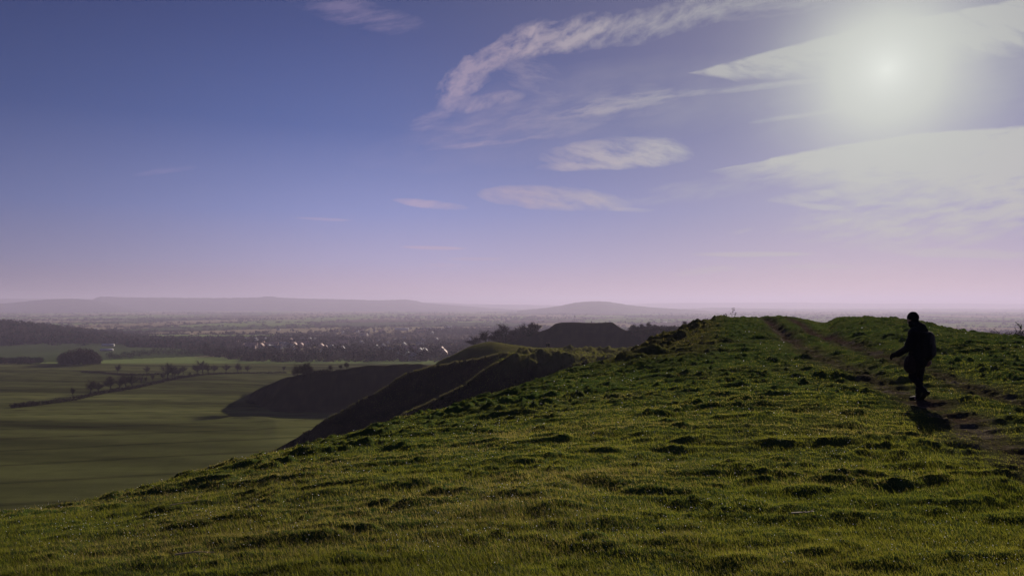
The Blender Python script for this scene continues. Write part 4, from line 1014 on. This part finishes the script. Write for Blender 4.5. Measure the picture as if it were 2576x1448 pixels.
def skin(name, chains, m, parent, remesh=0.012, extra=None):
    """limb chains of (x,y,z,r): tapered sweeps fused into one continuous surface"""
    bm = bmesh.new()
    for ch in chains:
        for p in ch:
            bmesh.ops.create_icosphere(bm, subdivisions=2, radius=p[3], matrix=Matrix.Translation(p[:3]))
        for p, q in zip(ch[:-1], ch[1:]):
            a, b = Vector(p[:3]), Vector(q[:3]); L = (b-a).length
            if L < 1e-5: continue
            mt = Matrix.Translation((a+b)/2) @ (b-a).to_track_quat('Z', 'Y').to_matrix().to_4x4()
            bmesh.ops.create_cone(bm, cap_ends=True, segments=16, radius1=p[3], radius2=q[3], depth=L, matrix=mt)
    for (c, s, rot) in (extra or []):
        g = bmesh.ops.create_uvsphere(bm, u_segments=20, v_segments=14, radius=1.0)
        bmesh.ops.transform(bm, matrix=Matrix.Translation(c) @ Euler(rot).to_matrix().to_4x4() @ Matrix.Diagonal((*s, 1)), verts=g['verts'])
    m1 = bpy.data.meshes.new('tmp'); bm.to_mesh(m1); bm.free()
    o = bpy.data.objects.new('tmp', m1); COL.objects.link(o); r = o.modifiers.new('r', 'REMESH'); r.mode = 'VOXEL'; r.voxel_size = remesh; r.use_smooth_shade = True
    sm = o.modifiers.new('sm', 'SMOOTH'); sm.iterations = 4; sm.factor = .5
    dg = bpy.context.evaluated_depsgraph_get(); m1 = bpy.data.meshes.new_from_object(o.evaluated_get(dg)); bpy.data.objects.remove(o)
    m1.materials.clear(); m1.materials.append(m); m1.name = name
    for p in m1.polygons: p.use_smooth = True
    ob = bpy.data.objects.new(name, m1); COL.objects.link(ob); ob.parent = parent; return ob
def folds(ob, amp, sc, seed=0):
    """soft cloth folds pushed along the normals"""
    me = ob.data; n = len(me.vertices); co = np.zeros(n*3); me.vertices.foreach_get('co', co); co = co.reshape(-1, 3)
    nn = np.zeros(n*3); me.vertex_normals.foreach_get('vector', nn); nn = nn.reshape(-1, 3)
    k = fbm(co[:, 0]*sc+co[:, 1]*sc*.7, co[:, 2]*sc*1.4+co[:, 1]*sc*.5, 501+seed, 3)-.5
    me.vertices.foreach_set('co', (co+nn*(k*amp)[:, None]).ravel()); me.update()

wd = 15.3; wx = (2310-CX)/FOC*wd
wz = float(sample(wx-.02, wd))
W = empty('person', (wx, wd, wz-.012))
F2 = Vector((-.64, .77, 0)); B2 = -F2
# body: one continuous surface; pelvis is the root
ls, rs = (-.165, -.115, 1.41), (.135, .115, 1.41)
le, lw = (-.235, -.06, 1.075), (-.385, .06, .945)
body = [[(0, 0, .90, .115), (-.005, 0, 1.06, .105), (-.005, 0, 1.24, .125), (-.015, .01, 1.40, .085), (-.045, .035, 1.50, .052), (-.065, .05, 1.585, .062)],
        [(-.015, .01, 1.40, .085), (*ls, .05), (*le, .038), (*lw, .027), (-.415, .085, .925, .030)],
        [(-.015, .01, 1.40, .085), (*rs, .05), (.21, .06, 1.10, .038), (.235, .02, .86, .027), (.235, .035, .80, .028)],
        [(0, 0, .90, .115), (-.075, -.055, .83, .09), (-.115, .035, .49, .055), (.035, -.150, .215, .038), (.03, -.155, .17, .036)],
        [(0, 0, .90, .115), (.065, .055, .83, .09), (.045, .075, .48, .055), (.005, .015, .10, .038), (-.03, .05, .05, .036)]]
# five fingers and a thumb side for each hand, lightly curled
def hand(c, fwd, side, down, s=1.0):
    c, fwd, side, down = (Vector(v) for v in (c, fwd, side, down)); ch = []
    for i, (o, L) in enumerate(((-.030, .062), (-.010, .072), (.011, .068), (.031, .052))):
        a = c+side*o*.6; b = c+fwd*.045+side*o; d1 = b+fwd*L*.45+down*.010; d2 = d1+fwd*L*.25+down*L*.35; d3 = d2+down*L*.28+fwd*.004
        ch.append([(*c, .030)]+[(*b, .0125), (*d1, .0105), (*d2, .0095), (*d3, .008)])
    t0 = c-side*.030+fwd*.005; t1 = t0-side*.018+fwd*.025+down*.012; t2 = t1+fwd*.026+side*.006+down*.012
    ch.append([(*c, .030), (*t0, .013), (*t1, .0115), (*t2, .0095)]); return ch
body += hand((-.415, .085, .925), Vector((-.80, .45, -.18)).normalized(), Vector((.15, .25, .95)).normalized()*-1, Vector((-.1, -.3, -.95)).normalized())
body += hand((.235, .035, .80), Vector((-.1, .12, -.98)).normalized(), Vector((-.64, .77, 0)), Vector((-.6, -.3, -.2)).normalized())
hd = Vector((-.085, .065, 1.655))
hx = Vector((-.93, .36, 0)).normalized(); hyaw = math.atan2(hx.y, hx.x)
head = [(hd, (.098, .076, .112), (0, 0, hyaw)), (hd+hx*.028+Vector((0, 0, -.058)), (.062, .052, .056), (0, 0, hyaw)),
        (hd+hx*.098+Vector((0, 0, -.012)), (.020, .011, .016), (0, .5, hyaw)), (hd+hx*.088+Vector((0, 0, -.052)), (.014, .022, .009), (0, 0, hyaw)), (hd+hx*.078+Vector((0, 0, -.088)), (.020, .022, .016), (0, 0, hyaw)),
        (hd+Vector((-hx.y, hx.x, 0))*.074+Vector((0, 0, -.02)), (.018, .008, .030), (0, 0, hyaw)), (hd-Vector((-hx.y, hx.x, 0))*.074+Vector((0, 0, -.02)), (.018, .008, .030), (0, 0, hyaw)),
        (hd+hx*.083+Vector((-hx.y, hx.x, 0))*.030+Vector((0, 0, .008)), (.010, .012, .008), (0, 0, hyaw)), (hd+hx*.083-Vector((-hx.y, hx.x, 0))*.030+Vector((0, 0, .008)), (.010, .012, .008), (0, 0, hyaw))]
skin('body', body, M_skin, W, .0075, head)
# clothes
jk = skin('jacket', [[(0, 0, .93, .19), (-.01, 0, .82, .185)], [(0, 0, .93, .19), (-.01, 0, 1.10, .172), (-.01, 0, 1.27, .180), (-.015, .01, 1.395, .130), (-.035, .03, 1.475, .095)],
        [(-.015, .01, 1.395, .130), (ls[0]-.01, ls[1], ls[2]-.02, .085), (le[0], le[1], le[2], .080), (lw[0]+.01, lw[1]-.005, lw[2]+.005, .066), (lw[0]-.01, lw[1]+.012, lw[2]-.012, .060)],
        [(-.015, .01, 1.395, .130), (rs[0]+.02, rs[1], rs[2]-.02, .085), (.225, .06, 1.10, .068), (.245, .02, .885, .050), (.245, .022, .865, .048)]], M_coat, W, .014)
folds(jk, .030, 9, 1)
sc_ = skin('scarf', [[(-.03, .02, 1.49, .085), (-.066, .050, 1.575, .094)], [(-.060, .045, 1.53, .080), (-.115, .065, 1.575, .055)]], M_wool, W, .010); folds(sc_, .02, 20, 9)
hood = skin('hood', [[(.03, -.045, 1.47, .10), (-.03, .01, 1.50, .105), (-.080, .045, 1.535, .090)], [(.03, -.045, 1.47, .10), (.075, -.085, 1.43, .06)]], M_coat, W, .012); folds(hood, .025, 14, 2)
gl = skin('glove', [[(-.395, .07, .935, .040), (-.415, .085, .925, .040)]]+[[(a[0], a[1], a[2], a[3]+.010) for a in ch] for ch in hand((-.415, .085, .925), Vector((-.80, .45, -.18)).normalized(), Vector((.15, .25, .95)).normalized()*-1, Vector((-.1, -.3, -.95)).normalized())], M_wool, W, .006)
tr = skin('trousers', [[(0, 0, .90, .145), (-.072, -.052, .80, .112), (-.122, .025, .50, .070), (.000, -.120, .26, .052), (.030, -.145, .215, .056)], [(0, 0, .90, .145), (.062, .052, .80, .110), (.055, .070, .48, .068), (.012, .022, .15, .060), (.008, .018, .12, .058)]], M_trs, W, .012)
folds(tr, .022, 12, 3)
for nm, a in (('boot', [[(.035, -.150, .22, .052), (.04, -.165, .15, .048), (.085, -.200, .185, .040)], [(.04, -.165, .15, .048), (.022, -.105, .085, .044), (.005, -.055, .040, .036), (-.005, -.025, .030, .030)]]),
              ('boot', [[(.005, .015, .15, .054), (.0, .012, .06, .046), (.03, -.03, .045, .040)], [(.0, .012, .06, .046), (-.025, .085, .045, .046), (-.05, .15, .035, .040), (-.065, .185, .032, .032)]])):
    b_ = skin(nm, a, M_boot, W, .010)
bn = skin('hat', [[(*(hd+Vector((0, 0, .03))), .05), (*(hd+Vector((.004, 0, .06))), .05)]], M_wool, W, .008,
          [(hd+Vector((0, 0, .022))-hx*.006, (.112, .098, .122), (0, 0, hyaw)), (hd+Vector((0, 0, .115))-hx*.01, (.055, .05, .028), (0, 0, hyaw))])
me = bn.data
bm = bmesh.new(); bm.from_mesh(me); bmesh.ops.bisect_plane(bm, geom=bm.verts[:]+bm.edges[:]+bm.faces[:], plane_co=hd+Vector((0, 0, -.045)), plane_no=(Vector((0, 0, -1))+hx*.45), clear_outer=True); bm.to_mesh(me); bm.free()
folds(bn, .010, 22, 5)
tag(W, 'person in dark coat and woolly hat striding along the track, left hand held out', 'person')
# rucksack on the back
pc = Vector((.02, -.02, 1.145))+B2*.150
Pk = empty('backpack', (wx+pc.x, wd+pc.y, wz-.012+.88)); Pk.rotation_euler = (0, 0, math.atan2(B2.y, B2.x))
def blob(name, m, parent, c, s, e=.45, rot=(0, 0, 0), amp=.012, sd=0):
    """rounded box"""
    bm = bmesh.new(); bmesh.ops.create_cube(bm, size=2.0); bmesh.ops.subdivide_edges(bm, edges=bm.edges[:], cuts=9, use_grid_fill=True)
    for v in bm.verts:
        u = v.co.normalized(); v.co = v.co.lerp(u*1.25, e); v.co = Vector((v.co.x*s[0], v.co.y*s[1], v.co.z*s[2]))
    bmesh.ops.transform(bm, matrix=Matrix.Translation(c) @ Euler(rot).to_matrix().to_4x4(), verts=bm.verts[:])
    me = bpy.data.meshes.new(name); bm.to_mesh(me); bm.free(); me.materials.append(m)
    for p in me.polygons: p.use_smooth = True
    o = bpy.data.objects.new(name, me); COL.objects.link(o); o.parent = parent; folds(o, amp, 12, sd); return o
blob('main_pack', M_pack, Pk, (.0, 0, .235), (.095, .155, .255), e=.7, sd=1)
blob('front_pocket', M_pack, Pk, (.085, 0, .150), (.035, .115, .125), e=.7, sd=2)
blob('top_lid', M_pack, Pk, (-.02, 0, .465), (.080, .135, .050), e=.8, sd=3)
for s in (-1, 1):
    V, F = tubes([((-.07, s*.09, .44), (-.16, s*.12, .50), .016, .016), ((-.16, s*.12, .50), (-.30, s*.125, .42), .016, .016), ((-.07, s*.12, .08), (-.16, s*.17, .12), .012, .012)], 6)
    mesh_np('shoulder_strap', V, F, 4, M_pack, Pk)
tag(Pk, 'dark rounded rucksack on the back of the walking person', 'backpack')
Bg = empty('shoulder_bag', (wx-.160, wd-.04, wz-.012+.585))
blob('pouch', M_bag, Bg, (-.015, 0, .160), (.125, .085, .165), e=.75, rot=(0, .28, .5), sd=6); blob('flap', M_bag, Bg, (-.015, -.06, .215), (.125, .035, .080), rot=(0, .18, .5), sd=7)
V, F = tubes([((.06, -.04, .26), (.13, -.13, .50), .011, .011), ((.13, -.13, .50), (.24, -.16, .80), .011, .011)], 6); mesh_np('strap', V, F, 4, M_bag, Bg)
tag(Bg, 'dark bag slung at the left hip of the walking person', 'bag')

def far_person(px, row, hm, label, sway=0.0, coat=M_coat):
    x = (px-CX)/FOC*239.5; p = Vector((x, 239.5, float(sample(x, 239.5)))); s = hm/1.75; e = empty('person', (p.x, p.y, p.z-.02))
    def S(ch): return [[(a*s, b*s, c*s, r*s) for a, b, c, r in k] for k in ch]
    skin('body', S([[(0, 0, .92, .12), (0, 0, 1.2, .13), (0, 0, 1.42, .09), (0, 0, 1.52, .05), (0, 0, 1.64, .085), (0, 0, 1.70, .07)], [(0, 0, 1.42, .09), (-.19, 0, 1.40, .055), (-.27-sway, .05, 1.12, .045), (-.29-sway, .12, .88, .035), (-.29-sway, .13, .78, .03)],
         [(0, 0, 1.42, .09), (.19, 0, 1.40, .055), (.26, -.05, 1.12, .045), (.24+sway, -.02, .88, .035), (.24+sway, 0, .78, .03)], [(0, 0, .92, .12), (-.09, 0, .84, .09), (-.10, .06+sway, .47, .06), (-.10, .02, .09, .045), (-.11, .15, .04, .04)],
         [(0, 0, .92, .12), (.09, 0, .84, .09), (.10, -.06, .47, .06), (.10, -.15-sway, .12, .045), (.10, -.05, .05, .04)]]), M_skin, e, .02*s)
    skin('jacket', S([[(0, 0, .88, .18), (0, 0, 1.1, .175), (0, 0, 1.3, .175), (0, 0, 1.42, .12), (0, 0, 1.50, .08)], [(0, 0, 1.42, .12), (-.19, 0, 1.39, .08), (-.27-sway, .05, 1.12, .065), (-.29-sway, .12, .90, .05)], [(0, 0, 1.42, .12), (.19, 0, 1.39, .08), (.26, -.05, 1.12, .065), (.24+sway, -.02, .90, .05)]]), coat, e, .022*s)
    skin('trousers', S([[(0, 0, .92, .14), (-.09, 0, .82, .11), (-.10, .06+sway, .47, .078), (-.10, .02, .12, .06)], [(0, 0, .92, .14), (.09, 0, .82, .11), (.10, -.06, .47, .078), (.10, -.15-sway, .15, .06)]]), M_trs, e, .022*s)
    return tag(e, label, 'person', 'pair walking on the far plateau')
far_person(1375, 877.0, 1.70, 'left one of two tiny dark figures walking on the far plateau', .05)
far_person(1380.5, 877.0, 1.80, 'right one of two tiny dark figures, with the dog at its side', .03)
# the dog
p = Vector(((1387-CX)/FOC*239, 239, float(sample((1387-CX)/FOC*239, 239)))); dg_ = empty('dog', (p.x, p.y, p.z-.01)); M_fur = solid_mat('red_fur', (.09, .035, .022), .9)
skin('body', [[(0, 0, .42, .11), (-.25, 0, .44, .13), (-.42, 0, .55, .08), (-.55, 0, .66, .085), (-.70, 0, .62, .045)], [(0, 0, .42, .11), (.25, 0, .44, .10), (.42, 0, .52, .03), (.55, 0, .62, .022)], [(-.55, 0, .66, .085), (-.52, .06, .74, .02)], [(-.55, 0, .66, .085), (-.52, -.06, .74, .02)],
     [(-.25, 0, .44, .13), (-.28, .08, .28, .045), (-.26, .08, .14, .03), (-.28, .08, .03, .03)], [(-.25, 0, .44, .13), (-.30, -.08, .28, .045), (-.36, -.08, .16, .03), (-.40, -.08, .03, .03)],
     [(.25, 0, .44, .10), (.20, .08, .30, .06), (.30, .08, .17, .03), (.25, .08, .03, .03)], [(.25, 0, .44, .10), (.24, -.08, .30, .06), (.36, -.08, .17, .03), (.33, -.08, .03, .03)]], M_fur, dg_, .02)
tag(dg_, 'reddish dog trotting beside the tiny pair on the far plateau', 'dog')
# on the mound: pillar, flagpole, post
M_conc = plain_mat('concrete', (.10, .10, .10))
def on_mound(px, row=None):
    d = pchip([a[0] for a in LINES[SM]], [a[1] for a in LINES[SM]], [px])[0]; x = (px-CX)/FOC*d; return Vector((x, d, float(sample(x, d))))
p = on_mound(1487); e = empty('stone_pillar', p); bm = bmesh.new()
bmesh.ops.create_cone(bm, cap_ends=True, segments=4, radius1=.42, radius2=.25, depth=1.5, matrix=Matrix.Translation((0, 0, .72)) @ Matrix.Rotation(.785, 4, 'Z')); bmesh.ops.bevel(bm, geom=bm.edges[:], offset=.02, segments=2)
me = bpy.data.meshes.new('shaft'); bm.to_mesh(me); bm.free(); me.materials.append(M_conc); o = bpy.data.objects.new('shaft', me); COL.objects.link(o); o.parent = e
V, F = boxes([(-.42, .42, -.42, .42, -.3, .06)]); mesh_np('plinth', V, F, 4, M_conc, e)
tag(e, 'dark stone pillar on the flat top of the mound', 'pillar')
p = on_mound(1444); e = empty('flagpole', p); V, F = tubes([((0, 0, -.3), (0, 0, 2.2), .07, .05), ((0, 0, 2.2), (0, 0, 4.7), .05, .03)], 8); mesh_np('pole', V, F, 4, M_conc, e)
g = np.linspace(0, 1, 9); fv = []; 
for i in g: fv += [(i*.95+.03, .07*math.sin(i*6), 4.65-.42*i), (i*.95+.03, .07*math.sin(i*6)+.01, 4.15-.22*i)]
mesh_np('flag', fv, [a for i in range(8) for a in (2*i, 2*i+1, 2*i+3, 2*i+2)], 4, solid_mat('flag_cloth', (.08, .02, .02)), e)
tag(e, 'thin flagpole with a small flag on the flat-topped mound', 'flagpole')
bush_at('low_bush', 1523, 810, 3.2, 3.5, 'small dark bush at the right rim of the mound', 'bush', nq=160, seed=70, pos=on_mound(1523))
bush_at('low_bush', 1272, 868, 3, 3, 'tiny dark bush on the crest of the grassy knoll', 'bush', nq=120, seed=71)
bush_at('low_bush', 1486, 880, 5, 7, 'small dark bush on the plateau below the pillar', 'bush', nq=160, seed=72)
